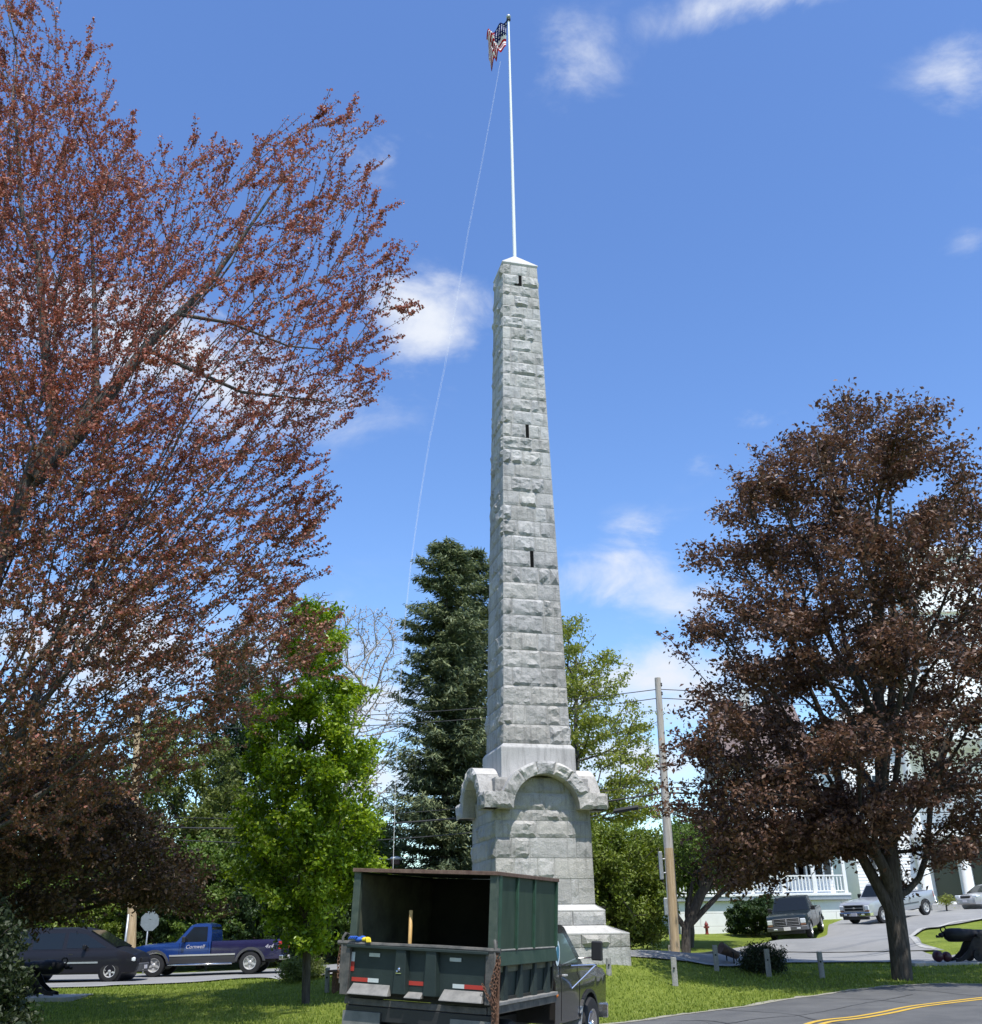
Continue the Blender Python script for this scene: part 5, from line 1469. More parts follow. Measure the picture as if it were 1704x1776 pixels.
# tailgate
tg = empty('tailgate', (0,0,0)); tg.parent = dt
TX = -.03
def T(name, mb, mt_, **k): return mb.build(name, mt_, tg, **k)
T('tailgate_panel', MB().box((TX,-HW+.09,B0+.02),(TX+.03,HW-.09,B1-.03)), M['dump_tailgate'])
T('top_bar', MB().tube([(TX-.05,-HW-.12,B1),(TX-.05,-.4,B1+.006),(TX-.05,.5,B1-.004),(TX-.05,HW+.12,B1)], .035, 8), M['dump_worn'], smooth=True)
T('top_bar_flange', MB().box((TX-.10,-HW+.05,B1-.055),(TX+.03,HW-.05,B1-.015)), M['dump_tailgate'], bevel=.006)
def rib(yc, w0, w1):   # tapered stiffener
    return MB().hexa([(TX-.085,yc-w0/2,B0+.03),(TX-.0,yc-w0/2-.03,B0+.03),(TX-.0,yc+w0/2+.03,B0+.03),(TX-.085,yc+w0/2,B0+.03)],
                     [(TX-.085,yc-w1/2,B1-.05),(TX-.0,yc-w1/2-.03,B1-.05),(TX-.0,yc+w1/2+.03,B1-.05),(TX-.085,yc+w1/2,B1-.05)])
for yc in (.24, -.25): T('rib', rib(yc, .20, .155), M['dump_tailgate'], bevel=.006)
for y0, y1 in ((.40, HW-.13), (-HW+.12, -.42)):
    T('sloped_ledge', MB().hexa([(TX-.13,y0,B0-.01),(TX,y0,B0-.01),(TX,y1,B0-.01),(TX-.13,y1,B0-.01)], [(TX-.125,y0,B0+.005),(TX-.0,y0+.03,B0+.135),(TX-.0,y1-.03,B0+.135),(TX-.125,y1,B0+.005)]), M['dump_ledge'], bevel=.004)
T('sloped_ledge', MB().hexa([(TX-.13,-.13,B0-.01),(TX,-.13,B0-.01),(TX,.13,B0-.01),(TX-.13,.13,B0-.01)], [(TX-.125,-.13,B0+.005),(TX,-.12,B0+.07),(TX,.12,B0+.07),(TX-.125,.13,B0+.005)]), M['dump_ledge'], bevel=.004)
for s in (1, -1):
    T('end_post', MB().box((TX-.07,min(s*(HW-.10),s*(HW+.03)),B0-.03),(TX+.04,max(s*(HW-.10),s*(HW+.03)),B1-.02)), M['dump_worn'], bevel=.008)
def tape(y0, y1, z0, z1, mt_, dx=.004): T('reflective_tape', MB().box((TX-dx-.003,y0,z0),(TX-.001,y1,z1)), mt_)
tz = B0+.155
tape(.80, 1.07, tz, tz+.055, M['tape_red']); tape(.62, .798, tz, tz+.055, M['tape_white'])
tape(-.13, .13, tz, tz+.055, M['tape_red'])
tape(-.60, -.422, tz, tz+.055, M['tape_white']) if False else tape(-.76, -.58, tz, tz+.055, M['tape_white'])
tape(-1.08, -.762, tz, tz+.055, M['tape_red'])
tape(1.045, 1.10, B0+.29, B0+.42, M['tape_red']); tape(1.045, 1.10, B0+.422, B0+.55, M['tape_white'])
tape(-1.10, -1.075, B0+.24, B0+.36, M['tape_red'])
T('grey_plate', MB().box((TX-.012,.62,B1-.17),(TX-.002,.80,B1-.12)), M['galv']); T('grey_plate', MB().box((TX-.012,-.70,B1-.17),(TX-.002,-.52,B1-.12)), M['galv'])
T('latch', MB().sphere((TX-.09,.25,B0+.36),.022,6).sphere((TX-.09,.28,B0+.33),.016,6).box((TX-.095,.21,B0+.30),(TX-.085,.30,B0+.31)), M['chrome'])
for y in (.2,.31,.24,.13,-.13,.18): 
    pass
# chains and latch arms at both upper corners
def chain(pts, name='chain'):
    mb = MB(); pts = [Vector(p) for p in pts]; tot_ = sum((b_-a).length for a, b_ in zip(pts[:-1], pts[1:])); n_ = int(tot_/.045); acc = []
    for k in range(n_):
        t = k/n_*tot_; i = 0
        while t > (pts[i+1]-pts[i]).length: t -= (pts[i+1]-pts[i]).length; i += 1
        d = (pts[i+1]-pts[i]).normalized(); c = pts[i]+d*t; s_ = d.cross(Vector((1,0,0)) if k % 2 else Vector((.3,1,0))).normalized()
        loop = [c+d*.032*math.cos(a)+s_*.017*math.sin(a) for a in [2*PI*q/6 for q in range(7)]]
        mb.tube(loop, .006, 4, cap=False)
    return mb
for s in (-1, 1):
    D('latch_arm', MB().tube([(TX-.05,s*(HW+.04),B1-.55),(TX-.06,s*(HW+.04),B1+.08),(TX-.03,s*(HW+.02),B1+.13),(TX+.06,s*(HW+.01),B1+.12),(TX+.07,s*HW,B1-.1)], .022, 7), M['dump_worn'], smooth=True)
for q, pts_ in enumerate(([(TX-.06,-HW-.08,B1),(TX-.08,-HW-.07,B1-.3),(TX-.09,-HW-.02,B1-.62),(TX-.08,-HW-.05,B1-.9)], [(TX-.08,-HW+.12,B1-.45),(TX-.09,-HW+.02,B1-.62),(TX-.09,-HW-.04,B1-.70)],
             [(TX-.07,-HW-.12,B1-.1),(TX-.08,-HW-.10,B1-.4),(TX-.10,-HW-.04,B1-.6),(TX-.09,-HW-.09,B1-.82)], [(TX-.02,-HW-.05,B1-.05),(TX-.10,-HW-.11,B1-.35),(TX-.10,-HW-.03,B1-.72)],
             [(TX-.07,-HW-.06,B1-.2),(TX-.10,-HW-.0,B1-.45),(TX-.10,-HW-.10,B1-.66),(TX-.09,-HW-.03,B1-.95)])):
    D('chain', chain(pts_), M['dump_rust'], recalc=False)
D('chain', chain([(TX-.06,HW+.06,B1),(TX-.08,HW+.08,B1-.25),(TX-.08,HW+.06,B1-.5)]), M['dump_rust'], recalc=False)
D('chain_plate', MB().box((TX-.03,-HW-.10,B1-.95),(TX+.02,-HW-.02,B1-.1)), M['dump_rust'], bevel=.01)
# underbody, mud flaps, wheels, plate
D('rear_crossmember', MB().box((.0,-HW+.04,B0-.36),(.12,HW-.04,B0-.165)), M['plastic'], bevel=.01)
D('chassis', MB().box((.1,-.45,.55),(5.2,-.33,.75)).box((.1,.33,.55),(5.2,.45,.75)).box((.9,-.9,.45),(1.1,.9,.58)).box((.1,-.45,.6),(.2,.45,.8)), M['plastic'])
for s in (-1, 1):
    y0, y1 = sorted((s*(HW-.02), s*(HW-.64)))
    D('mud_flap', MB().prism([(-.03,y0,.25),(-.03,y1,.25),(-.03,y1,B0-.24),(-.03,y0,B0-.24)], (.02,0,0)), M['mudflap'])
    for yy_ in (.98, .70):
        wheel(dt, 1.0, s*yy_, .42, .24, s, M['galv'])
    wheel(dt, 4.55, s*.92, .42, .25, s, M['chrome'])
D('number_plate', MB().box((-.02,-.04,B0-.62),(0,.30,B0-.42)), M['plate_blue'], bevel=.004)
D('tow_hitch', MB().box((-.06,-.16,.45),(.12,.46,.56)).box((-.12,.08,.40),(.0,.2,.5)), M['plastic'], bevel=.01)
for y in (.55, -.25): D('tail_light', MB().box((-.015,y-.05,B0-.50),(.0,y+.05,B0-.40)), M['iron_red'])
# cab and bonnet
pre = set(bpy.data.objects)
cx0 = 2.88
def cwf(x, z):
    k = 1.0
    if x > 4.0: k = 1.0-.10*((x-4.0)/1.7)
    if z > 1.25: k -= .04
    return k
co = [(cx0, .62), (3.72, .62), (3.95, .62)] + arch(4.55, .56, .62, z0=.42) + [(5.62,.62),(5.70,.80),(5.70,1.18),(5.60,1.30),(5.2,1.35),(4.25,1.42),(cx0,1.44)]
co = [(cx0,.62)] + arch(4.55, .56, .62, z0=.42) + [(5.62,.62),(5.70,.80),(5.70,1.18),(5.60,1.30),(5.2,1.35),(4.25,1.42),(cx0,1.44)]
slab(co, cwf, zc=(.8,1.0,1.2,1.3), xc=(4.0,5.0,5.4), crown=lambda x, z: .05 if x > 4.2 and z > 1.27 else 0).build('cab_body', M['truck_paint'], dt, smooth=True, sharp=32)
def gwf(x, z): return .97-.15*max(0, z-1.43)/.6
slab([(cx0,1.43),(4.22,1.43),(3.72,1.99),(3.6,2.03),(cx0+.1,2.03),(cx0,1.96)], gwf, zc=(1.6,1.8), crown=lambda x, z: .04 if z > 1.95 else 0).build('cab_roof', M['truck_paint'], dt, smooth=True, sharp=32)
for s in (-1, 1):
    slab([(cx0+.32,1.46),(3.98,1.46),(3.60,1.90),(cx0+.40,1.90)], lambda x, z: gwf(x, z)+.006, s*.97, s).build('side_window', M['cab_glass'], dt)
    g_ = MB()
    for x in (cx0+.26, 3.98):
        q_ = slab([(x,.66),(x+.012,.66),(x+.012,1.43),(x,1.43)], lambda x, z: cwf(x, z)+.003, s*.99, s, zc=(1.0,1.2,1.3)); g_.add(q_.v, q_.f)
    g_.build('door_gap', M['black'], dt)
    D('door_handle', MB().box((cx0+.32, s*1.0-.03, 1.28),(cx0+.46, s*1.0+.02, 1.31)), M['alloy'], bevel=.006)
    ya, yb = s*.98, s*1.28
    D('mirror_bracket', MB().tube([(3.62,ya,1.42),(3.95,yb,1.44),(3.98,yb,1.40)], .012, 6).tube([(3.95,yb,1.44),(3.62,s*.99,1.08),(3.56,s*.99,1.22)], .012, 6).tube([(4.0,ya,1.52),(3.96,yb,1.55)], .012, 6), M['chrome'])
    D('wing_mirror', MB().box((3.94,yb-.10,1.50),(4.0,yb+.08,1.80)), M['plastic'], bevel=.02)
    slab(arch(4.55, .56, .62, z0=.42)+arch(4.55, .61, .62, z0=.42)[::-1], lambda x, z: cwf(x, z)+.025, s*.93, s).build('wheel_flare', M['plastic'], dt)
    D('front_mud_flap', MB().hexa([(3.90,s*.72,.22),(3.93,s*.72,.22),(3.93,s*1.03,.22),(3.90,s*1.03,.22)], [(4.04,s*.72,.80),(4.07,s*.72,.80),(4.07,s*1.03,.80),(4.04,s*1.03,.80)]), M['galv'])
    D('marker_light', MB().sphere((cx0+.03,s*1.0,1.03),.035,6), M['lamp_amber'])
    D('warning_light', MB().lathe([(.075,0),(.075,.05),(.05,.075),(.01,.08)], 14, 'X', Matrix.Translation((cx0-.06,s*.93,1.86)) @ Matrix.Rotation(PI, 4, 'Z')), M['lamp_amber'], smooth=True)
    D('light_housing', MB().lathe([(.095,0),(.095,.07)], 14, 'X', Matrix.Translation((cx0-.055,s*.93,1.86))).box((cx0-.05,s*.93-.03,1.93),(cx0,s*.93+.03,1.98)), M['black'])
    D('door_seal', MB().lathe([(.13,0),(.13,.006)], 20, 'Y', Matrix.Translation((cx0+.13, s*(.975 if s > 0 else .981), 1.62)) @ Matrix.Diagonal((.75,1,1.4,1))), M['seal_white'])
    D('door_seal', MB().lathe([(.085,0),(.085,.008)], 20, 'Y', Matrix.Translation((cx0+.13, s*(.977 if s > 0 else .984), 1.62)) @ Matrix.Diagonal((.7,1,1.4,1))), M['seal_blue'])
D('windscreen', MB().prism([(4.18,-.86,1.47),(4.18,.86,1.47),(3.78,.79,1.93),(3.78,-.79,1.93)], (.02,0,.02)), M['cab_glass'])
D('rear_window', MB().box((cx0-.012,-.6,1.5),(cx0-.002,.6,1.88)), M['glass_dark'])
D('front_bumper', MB().prism([(5.5,-1.0,.5),(5.5,1.0,.5),(5.78,.92,.5),(5.82,.6,.5),(5.82,-.6,.5),(5.78,-.92,.5)], (0,0,.24)), M['chrome'], bevel=.02)
D('roof_beacon', MB().box((3.0,-.75,2.06),(3.1,.75,2.12)), M['lamp_amber'], bevel=.02)
# the cab is a size larger than first drawn
for ob in [q for q in bpy.data.objects if q not in pre and q.parent == dt and q.type == 'MESH']:
    for v in ob.data.vertices:
        v.co.x = 2.90 + (v.co.x-2.88)*1.19; v.co.y *= 1.13; v.co.z = v.co.z + max(0, v.co.z-.62)*.07
for ob in [q for q in dt.children if q.name.startswith('wheel') and q.type == 'EMPTY' and q.location.x > 3]:
    ob.location.x = 2.90 + (ob.location.x-2.88)*1.19; ob.location.y *= 1.13; ob.location.z += .04; ob.scale = (1.1,1,1.1)
# broom handle standing in the box, gloves on the tailgate
def wt(x, y, z): return dt.matrix_world @ Vector((x, y, z))
a, b_ = wt(.25,.27,B0+.05), wt(.22,.28,B0+1.16)
br = MB().tube([a, b_], .028, 8).build('broom', M['handle_wood'], None, smooth=True, origin=a)
tag(br, 'broom with a bare yellow wooden handle standing up inside the dump truck box', 'broom')
gl = empty('work_gloves', wt(TX-.05,.92,B1+.04), TY, 'pair of blue and yellow work gloves lying on the left end of the tailgate bar', 'gloves')
mb = MB().sphere((0,.05,.02),.06,6,(.8,1.2,.6)).sphere((.02,.0,.05),.035,6,(.8,1.4,.6)); 
for k in range(4): mb.tube([(0,.04+.02*k,.03),(-.05,.08+.03*k,.06),(-.06,.09+.035*k,.03)], [.016,.014,.01], 6)
mb.build('glove', M['glove_blue'], gl, smooth=True)
mb = MB().sphere((0,-.05,.02),.05,6,(.8,1.2,.6))
for k in range(4): mb.tube([(0,-.06-.015*k,.04),(-.05,-.10-.02*k,.03),(-.06,-.12-.02*k,-.02)], [.015,.013,.01], 6)
mb.build('glove', M['glove_yellow'], gl, smooth=True)
# ---------------------------------------------------------------- posts, poles, wires, cannons
def post(px, py, Y_, h, label, w=.16, lean=0):
    p = onG(px, py); o = empty('granite_post', p, random.uniform(-.3,.3), label, 'post', 'granite posts round the lawn')
    o.rotation_euler.x = lean
    mb = MB(); n_ = 7; seed = random.random()*50
    ring = 10
    for i in range(n_+1):
        z = -.1+(h+.1)*i/n_
        for k in range(ring):
            a = 2*PI*k/ring; c, s = math.cos(a), math.sin(a); q = max(abs(c), abs(s))
            rr_ = w/2/q*(.86+.1*q) + .014*noise.noise(Vector((c*2+seed, s*2, z*4)))
            mb.v.append((rr_*c*(1-.06*i/n_), rr_*s*(1-.06*i/n_), z + (.02*noise.noise(Vector((c*3, s*3, seed))) if i == n_ else 0)))
    for i in range(n_):
        for k in range(ring): mb.f.append((i*ring+k, i*ring+(k+1)%ring, (i+1)*ring+(k+1)%ring, (i+1)*ring+k))
    mb.f.append(tuple(n_*ring+k for k in range(ring)))
    mb.build('shaft', M['post_stone'], o, smooth=True, sharp=50)
    MB().lathe([(.025,0),(.025,.03),(.01,.035)], 8, 'Y', Matrix.Translation((0,-w/2-.0,h*.62)) @ Matrix.Rotation(PI, 4, 'Z')).build('iron_staple', M['iron'], o)
    return o
post(1172,1710,31,.68,'sunlit pale granite post nearest the road on the right lawn')
post(1162,1652,38,.30,'short pale granite post just left of the utility pole foot', .15)
post(1244,1684,33,.70,'shaded granite post left of the small dark shrub')
post(1335,1696,32,.76,'shaded granite post standing in front of the small dark shrub')
post(1427,1697,32,.70,'shaded granite post alone between the dark shrub and the maple trunk')
post(567,1722,30,.62,'pale leaning granite post between the green tree and the dump truck', .13, 0.05)
post(1057,1692,30,.42,'granite post partly hidden behind the dump truck mirror', .15)
# timber bench behind the truck on the left
p = onG(600,1722); bn = empty('wooden_bench', p + Vector((.25,0,0)), rad(-20), 'brown wooden bench end showing left of the dump truck tailgate', 'bench')
MB().box((-.75,-.2,.50),(.75,.2,.56)).build('seat', M['dump_lip'], bn, bevel=.01)
for x in (-.6,.6): MB().box((x-.04,-.16,-.05),(x+.04,.16,.50)).build('leg', M['dump_rust'], bn, bevel=.01)

def upole(name, px, py, top_px, top_py, label, Yp):
    b = atY(px, py, Yp); b.z = hz(b.x, b.y); t = atY(top_px, top_py, b.y)
    o = empty(name, b, 0, label, 'utility pole', 'utility poles along the street')
    d = t-b
    return o, b, t, d
# right pole
o, b, t, d = upole('utility_pole', 1172, 1652, 1141, 1176, 'leaning timber utility pole between the monument and the copper maple', 40.0)
rp_b, rp_t = b, t
n_ = 10
MB().tube([d*(k/n_*.36)-Vector((0,0,.15 if k == 0 else 0)) for k in range(n_+1)], [.185-.012*k/n_*1 for k in range(n_+1)], 12).build('lower_shaft', M['pole_wood'], o, smooth=True)
MB().tube([d*(.36+k/n_*.64) for k in range(n_+1)], [.172-.05*k/n_ for k in range(n_+1)], 12).build('upper_shaft', M['pole_wood_grey'], o, smooth=True)
MB().box((-.38,-.15,2.6),(-.24,.0,3.6)).box((-.24,-.1,2.8),(-.13,-.04,2.86)).box((-.24,-.1,3.3),(-.13,-.04,3.36)).build('meter_box', M['galv'], o, bevel=.02)
MB().box((-.30,-.12,1.35),(-.16,.02,1.95)).build('meter_box', M['galv'], o, bevel=.02)
MB().tube([d*.05+Vector((-.18,-.05,0)), d*.5+Vector((-.16,-.05,0))], .025, 6).build('conduit', M['galv'], o)
MB().tube([d*.12+Vector((.17,-.05,0)), d*.42+Vector((.16,-.05,0))], .02, 6).build('conduit', M['plastic_grey'], o)
for f in (.965, .93): MB().lathe([(.03,0),(.05,.04),(.035,.08),(.05,.12),(.02,.15)], 10, 'Z', Matrix.Translation(d*f+Vector((.12,-.05,0)))).build('insulator', M['cable'], o)
# left pole
o, b, t, d = upole('utility_pole', 226, 1692, 240, 1180, 'timber utility pole on the left rising through the wood between van and blue pickup', 47.0)
lp_b, lp_t = b, t
MB().tube([d*(k/n_*.9)-Vector((0,0,.15 if k == 0 else 0)) for k in range(n_+1)], [.215-.07*k/n_ for k in range(n_+1)], 12).build('shaft', M['pole_wood'], o, smooth=True)
MB().lathe([(.03,0),(.05,.04),(.035,.08),(.05,.12),(.02,.15)], 10, 'Z', Matrix.Translation(d*.88+Vector((.12,-.05,0)))).build('insulator', M['cable'], o)
lp_t = lp_b + (lp_t-lp_b)*.9
# cables
def cable(a, b_, sag, r, label, grp='overhead cables along the street'):
    n_ = 24; pts = []
    for k in range(n_+1):
        u = k/n_; p = a.lerp(b_, u); p.z -= sag*4*u*(1-u); pts.append(p)
    c = MB().tube(pts, r, 5).build('overhead_cable', M['cable'], None, origin=a)
    return tag(c, label, 'cable', grp)
def onp(bb, tt, f): return bb.lerp(tt, f)
farR = rp_b + Vector((34, 6, 1)); farL = lp_b + Vector((-36, 1, .3))
LV = [(.955,.965,.5,.018,'uppermost thin'),(.92,.925,.55,.018,'second from top thin'),(.56,.53,.55,.034,'thick dark lower'),(.52,.49,.75,.020,'lowest slack'),(.60,.57,.6,.014,'thin middle')]
for fr_, fl_, sag, r, nm in LV:
    A = onp(lp_b, lp_t, min(.99, fl_*1.0)); B = onp(rp_b, rp_t, fr_)
    cable(A, B, sag, r, nm + ' cable strung between the two utility poles behind the monument')
    cable(B, B + (farR-rp_b) + Vector((0,0,.2)), sag, r, nm + ' cable running right from the right utility pole into the copper maple')
    cable(A, A + (farL-lp_b), sag, r, nm + ' cable running left from the left utility pole through the wood')
A = onp(rp_b, rp_t, .53)
cl_ = MB().tube([A.lerp(onp(lp_b, lp_t, .50), .045)+Vector((0,0,-.18)), A.lerp(onp(lp_b, lp_t, .50), .085)+Vector((0,0,-.28))], .09, 8).build('cable_splice_case', M['cable'], None)
tag(cl_, 'black cylindrical splice case hanging on the low cable just left of the right utility pole', 'splice case')

# road signs seen from behind, left
p = atY(250, 1668, 46.2); p.z = hz(p.x, p.y); o = empty('stop_sign', p, 0, 'octagonal road sign seen from its grey back beside the left utility pole', 'road sign')
hs_ = (atY(250, 1598, p.y).z - p.z)
MB().tube([(0,.02,-.2),(0,.02,hs_+.35)], .035, 8).build('sign_post', M['galv'], o, smooth=True)
MB().prism([(.42*math.cos(PI/8+k*PI/4)+.06, -.02, hs_+.42*math.sin(PI/8+k*PI/4)) for k in range(8)], (0,.012,0)).build('sign_plate', M['sign_back'], o)
p = atY(213, 1670, 46.6); p.z = hz(p.x, p.y); o = empty('sign_post', p, 0, 'bare galvanised post immediately left of the left utility pole', 'post')
MB().tube([(0,0,-.2),(0,0,2.4)], .05, 8).build('post_tube', M['galv'], o, smooth=True)
p = onG(644, 1655); 
o = empty('lamp_post', Vector((p.x, 52, hz(p.x, 52))), 0, 'thin pale lamp post showing above the dump truck box left of the spruce', 'lamp post')
lz = atY(644, 1488, 52).z - hz(p.x, 52)
MB().tube([(0,0,0),(0,0,lz)], .06, 8).build('post_tube', M['galv'], o, smooth=True)
MB().box((1.02,-.2,lz-.35),(1.45,.2,lz-.1)).build('lamp_bracket', M['dump_lip'], o, bevel=.03)
MB().tube([(0,0,lz-.1),(.5,0,lz-.05),(1.05,0,lz-.1)], .03, 6).build('lamp_arm', M['galv'], o)
MB().sphere((1.24,0,lz-.05), .3, 8, (1,.7,.35)).build('lamp_head', M['white_paint'], o, smooth=True)

# cannons
def cannon(name, label, P, rz_, s=1.0):
    o = empty(name, P, rz_, label, 'cannon', 'old cannons on the green'); o.scale = (s, s, s)
    # barrel along x: breech at -x, muzzle +x
    prof = [(.02,-1.45),(.09,-1.43),(.10,-1.36),(.05,-1.30),(.17,-1.24),(.255,-1.12),(.27,-.95),(.27,-.55),(.245,-.50),(.225,-.1),(.21,.0),(.195,.5),(.165,1.25),(.16,1.30),(.185,1.36),(.19,1.46),(.17,1.48),(.10,1.48),(.09,1.30)]
    MB().lathe(prof, 28, 'X', Matrix.Translation((0,0,1.02))).build('barrel', M['iron'], o, smooth=True, sharp=60)
    MB().tube([(0,-.42,1.0),(0,.42,1.0)], .075, 12).build('trunnion', M['iron'], o, smooth=True)
    mb = MB().sphere((-1.42,0,1.02),.10,8); mb.tube([(-1.28+.11*math.cos(2*PI*k/12),0,1.24+.11*math.sin(2*PI*k/12)) for k in range(13)], .028, 6, cap=False)
    mb.tube([(-1.30,0,1.14),(-1.50,0,.96),(-1.62,0,.98)], [.05,.045,.06], 8)
    mb.build('breech_knob', M['iron'], o, smooth=True)
    for y in (-.33, .33):
        # scrolled cheek: curved iron bracket
        up = [(.22,.96),(.0,.98),(-.22,.90),(-.38,.70),(-.55,.42),(-.85,.18),(-1.10,.12)]; lo = [(-1.12,.0),(-.80,.03),(-.48,.18),(-.20,.34),(.10,.36),(.55,.12),(.85,.02),(.95,.12),(.62,.30),(.36,.62)]
        MB().prism([(x, y-.035, z) for x, z in up+lo], (0,.07,0)).build('carriage_cheek', M['iron'], o, bevel=.01)
    for x in (.55,-.15):
        for y in (-.44,.44):
            w = empty('wheel', (x, y, .24)); w.parent = o
            MB().lathe([(.18,-.03),(.24,-.035),(.24,.035),(.18,.03)], 20, 'Y').build('tyre', M['iron'], w)
            mb = MB().lathe([(.05,-.05),(.05,.05)], 10, 'Y')
            for k in range(6):
                a = 2*PI*k/6; mb.tube([(0,0,0),(.19*math.cos(a),0,.19*math.sin(a))], .018, 5)
            mb.build('spokes', M['iron'], w)
    for x in (.55,-.15): MB().tube([(x,-.46,.24),(x,.46,.24)], .03, 8).build('axle', M['iron'], o)
    MB().box((-1.0,-.33,.05),(-.92,.33,.13)).build('crossbar', M['iron'], o)
    MB().box((.4,-.33,.28),(.48,.33,.36)).build('crossbar', M['iron'], o)
    return o
P = onG(1668, 1672); cy_ = P.y
slab_o = empty('concrete_slab', P + Vector((.7,.3,0)), rad(1), 'thin pale concrete slab under the cannon at the right edge', 'slab')
MB().box((-2.5,-.9,-.3),(2.6,.9,.06)).build('slab', M['concrete'], slab_o, bevel=.01)
P = P + Vector((.72,.3,.06)); P.z = slab_o.location.z+.06
cannon('cannon', 'black iron cannon on a scrolled carriage at the right edge, barrel pointing right', P, rad(3), .8)
for k, (dx, dy, lb) in enumerate(((-1.45,-.30,'dark iron cannonball at the left end of the right-hand cannon slab'),(-1.14,-.25,'second iron cannonball, tucked against the cannon carriage tail'))):
    cbx = MB().sphere((0,0,0), .18 if k == 0 else .16, 10).build('cannonball', M['iron_red'], None, smooth=True)
    cbx.location = P + Vector((dx, dy, .18 if k == 0 else .16)); tag(cbx, lb, 'cannonball', 'cannonballs')
P = onG(98, 1732)
slab_o = empty('concrete_slab', P, rad(-2), 'thin sunlit concrete slab on the shaded left lawn below the minivan', 'slab')
MB().box((-1.1,-.8,-.3),(.72,.8,.07)).build('slab', M['concrete'], slab_o, bevel=.01)
cannon('cannon', 'black cannon hidden in deep shade on the left lawn under the big maple', P + Vector((-.9,.1,.07)), rad(184), .72)
# floodlight in the grass aimed at the monument
P = onG(1268, 1672); o = empty('floodlight', P, rad(200), 'rusty cylindrical floodlight tilted on the grass beside the dark shrub', 'floodlight')
MB().lathe([(.05,-.34),(.12,-.28),(.14,.0),(.17,.28),(.18,.34),(.15,.34)], 16, 'X', Matrix.Translation((0,0,.34)) @ Matrix.Rotation(rad(-22), 4, 'Y')).build('lamp_housing', M['dump_lip'], o, smooth=True)
MB().tube([(0,-.2,-.05),(0,-.2,.34),(0,.2,.34),(0,.2,-.05)], .02, 6).build('bracket', M['iron'], o)
P = onG(1227, 1621); o = empty('fire_hydrant', P, 0, 'small dark red hydrant against the white foundation wall', 'hydrant')
MB().lathe([(.15,-.1),(.15,.05),(.11,.07),(.11,.50),(.15,.52),(.15,.56),(.10,.66),(.04,.72),(.03,.78)], 14).tube([(-.2,0,.42),(.2,0,.42)], .06, 8).build('barrel', M['hydrant'], o, smooth=True)
o.scale = (.75,.75,.9)
MB().tube([(0,-.12,.42),(0,-.2,.42)], .07, 8).build('outlet', M['hydrant'], o)

# ---------------------------------------------------------------- white house and church
def px_at(px, py, Y_): return atY(px, py, Y_)
HY = 63.5
hl = px_at(1180, 1600, HY).x; hr = px_at(1478, 1600, HY).x; g0 = hz(hl, HY)
zf = lambda py, Y_=HY: atY(1330, py, Y_).z
hs = empty('white_house', (hl, HY, 0), 0, 'white two-storey house with porch balustrade and brown roof behind the black pickup', 'house')
W_ = hr-hl
def H(name, mb, mt_, par=None, **k): return mb.build(name, mt_, par or hs, **k)
fz = zf(1562); pz_ = zf(1551); rz2 = zf(1519)
# foundation of large white blocks
H('foundation_core', MB().box((0.03,.05,g0-1),(W_-.03,7,fz-.02)), M['mortar'])
zrow = [g0-1.2, zf(1606)]; 
zz_ = [g0-1.0]; 
nrow = 3; z_lo = zf(1628); rows = [z_lo + (fz-z_lo)*k/nrow for k in range(nrow+1)]; rows[0] = g0-1
for k in range(nrow):
    x = -.4 if k % 2 else 0.0
    while x < W_:
        a = max(0, x); b_ = min(W_, x+1.62)
        if b_-a > .1: H('foundation_block', MB().box((a+.008,0,rows[k]+.008),(b_-.008,.06,rows[k+1]-.008)), M['white_paint'], bevel=.01)
        x += 1.62
H('porch_floor', MB().box((-.15,-.25,fz),(W_+.1,7,pz_-.12)), M['galv']); H('water_table', MB().box((-.18,-.3,pz_-.12),(W_+.12,-.2,pz_)), M['white_paint'])
H('porch_skirt', MB().box((-.15,-.2,pz_-.119),(W_+.1,7,pz_+.02)), M['white_siding'])
# balustrade
H('handrail', MB().box((0,-.16,rz2-.08),(W_,-.04,rz2)), M['white_paint']); H('bottom_rail', MB().box((0,-.15,pz_+.10),(W_,-.05,pz_+.17)), M['white_paint'])
bal = MB().box((-.035,-.035,0),(.035,.035,rz2-.08-pz_-.17)).build('baluster', M['white_paint'], hs)
x = .15; first = True
while x < W_-.1:
    q = bal if first else bal.copy()
    if not first: COL.objects.link(q)
    q.location = (x, -.1, pz_+.17); first = False; x += .21
X0 = px_at(1300, 1500, HY).x-hl
for k in range(4):
    x = X0+(W_-.1-X0)*k/3
    H('porch_post', MB().box((x-.1,-.2,pz_),(x+.1,0,zf(1440))), M['white_paint'], bevel=.01)
H('porch_roof', MB().hexa([(X0-.3,-.6,zf(1440)),(W_+.2,-.6,zf(1440)),(W_+.2,2.2,zf(1440)),(X0-.3,2.2,zf(1440))],[(X0-.3,-.6,zf(1432)),(W_+.2,-.6,zf(1432)),(W_+.2,2.2,zf(1415)),(X0-.3,2.2,zf(1415))]), M['white_paint'])
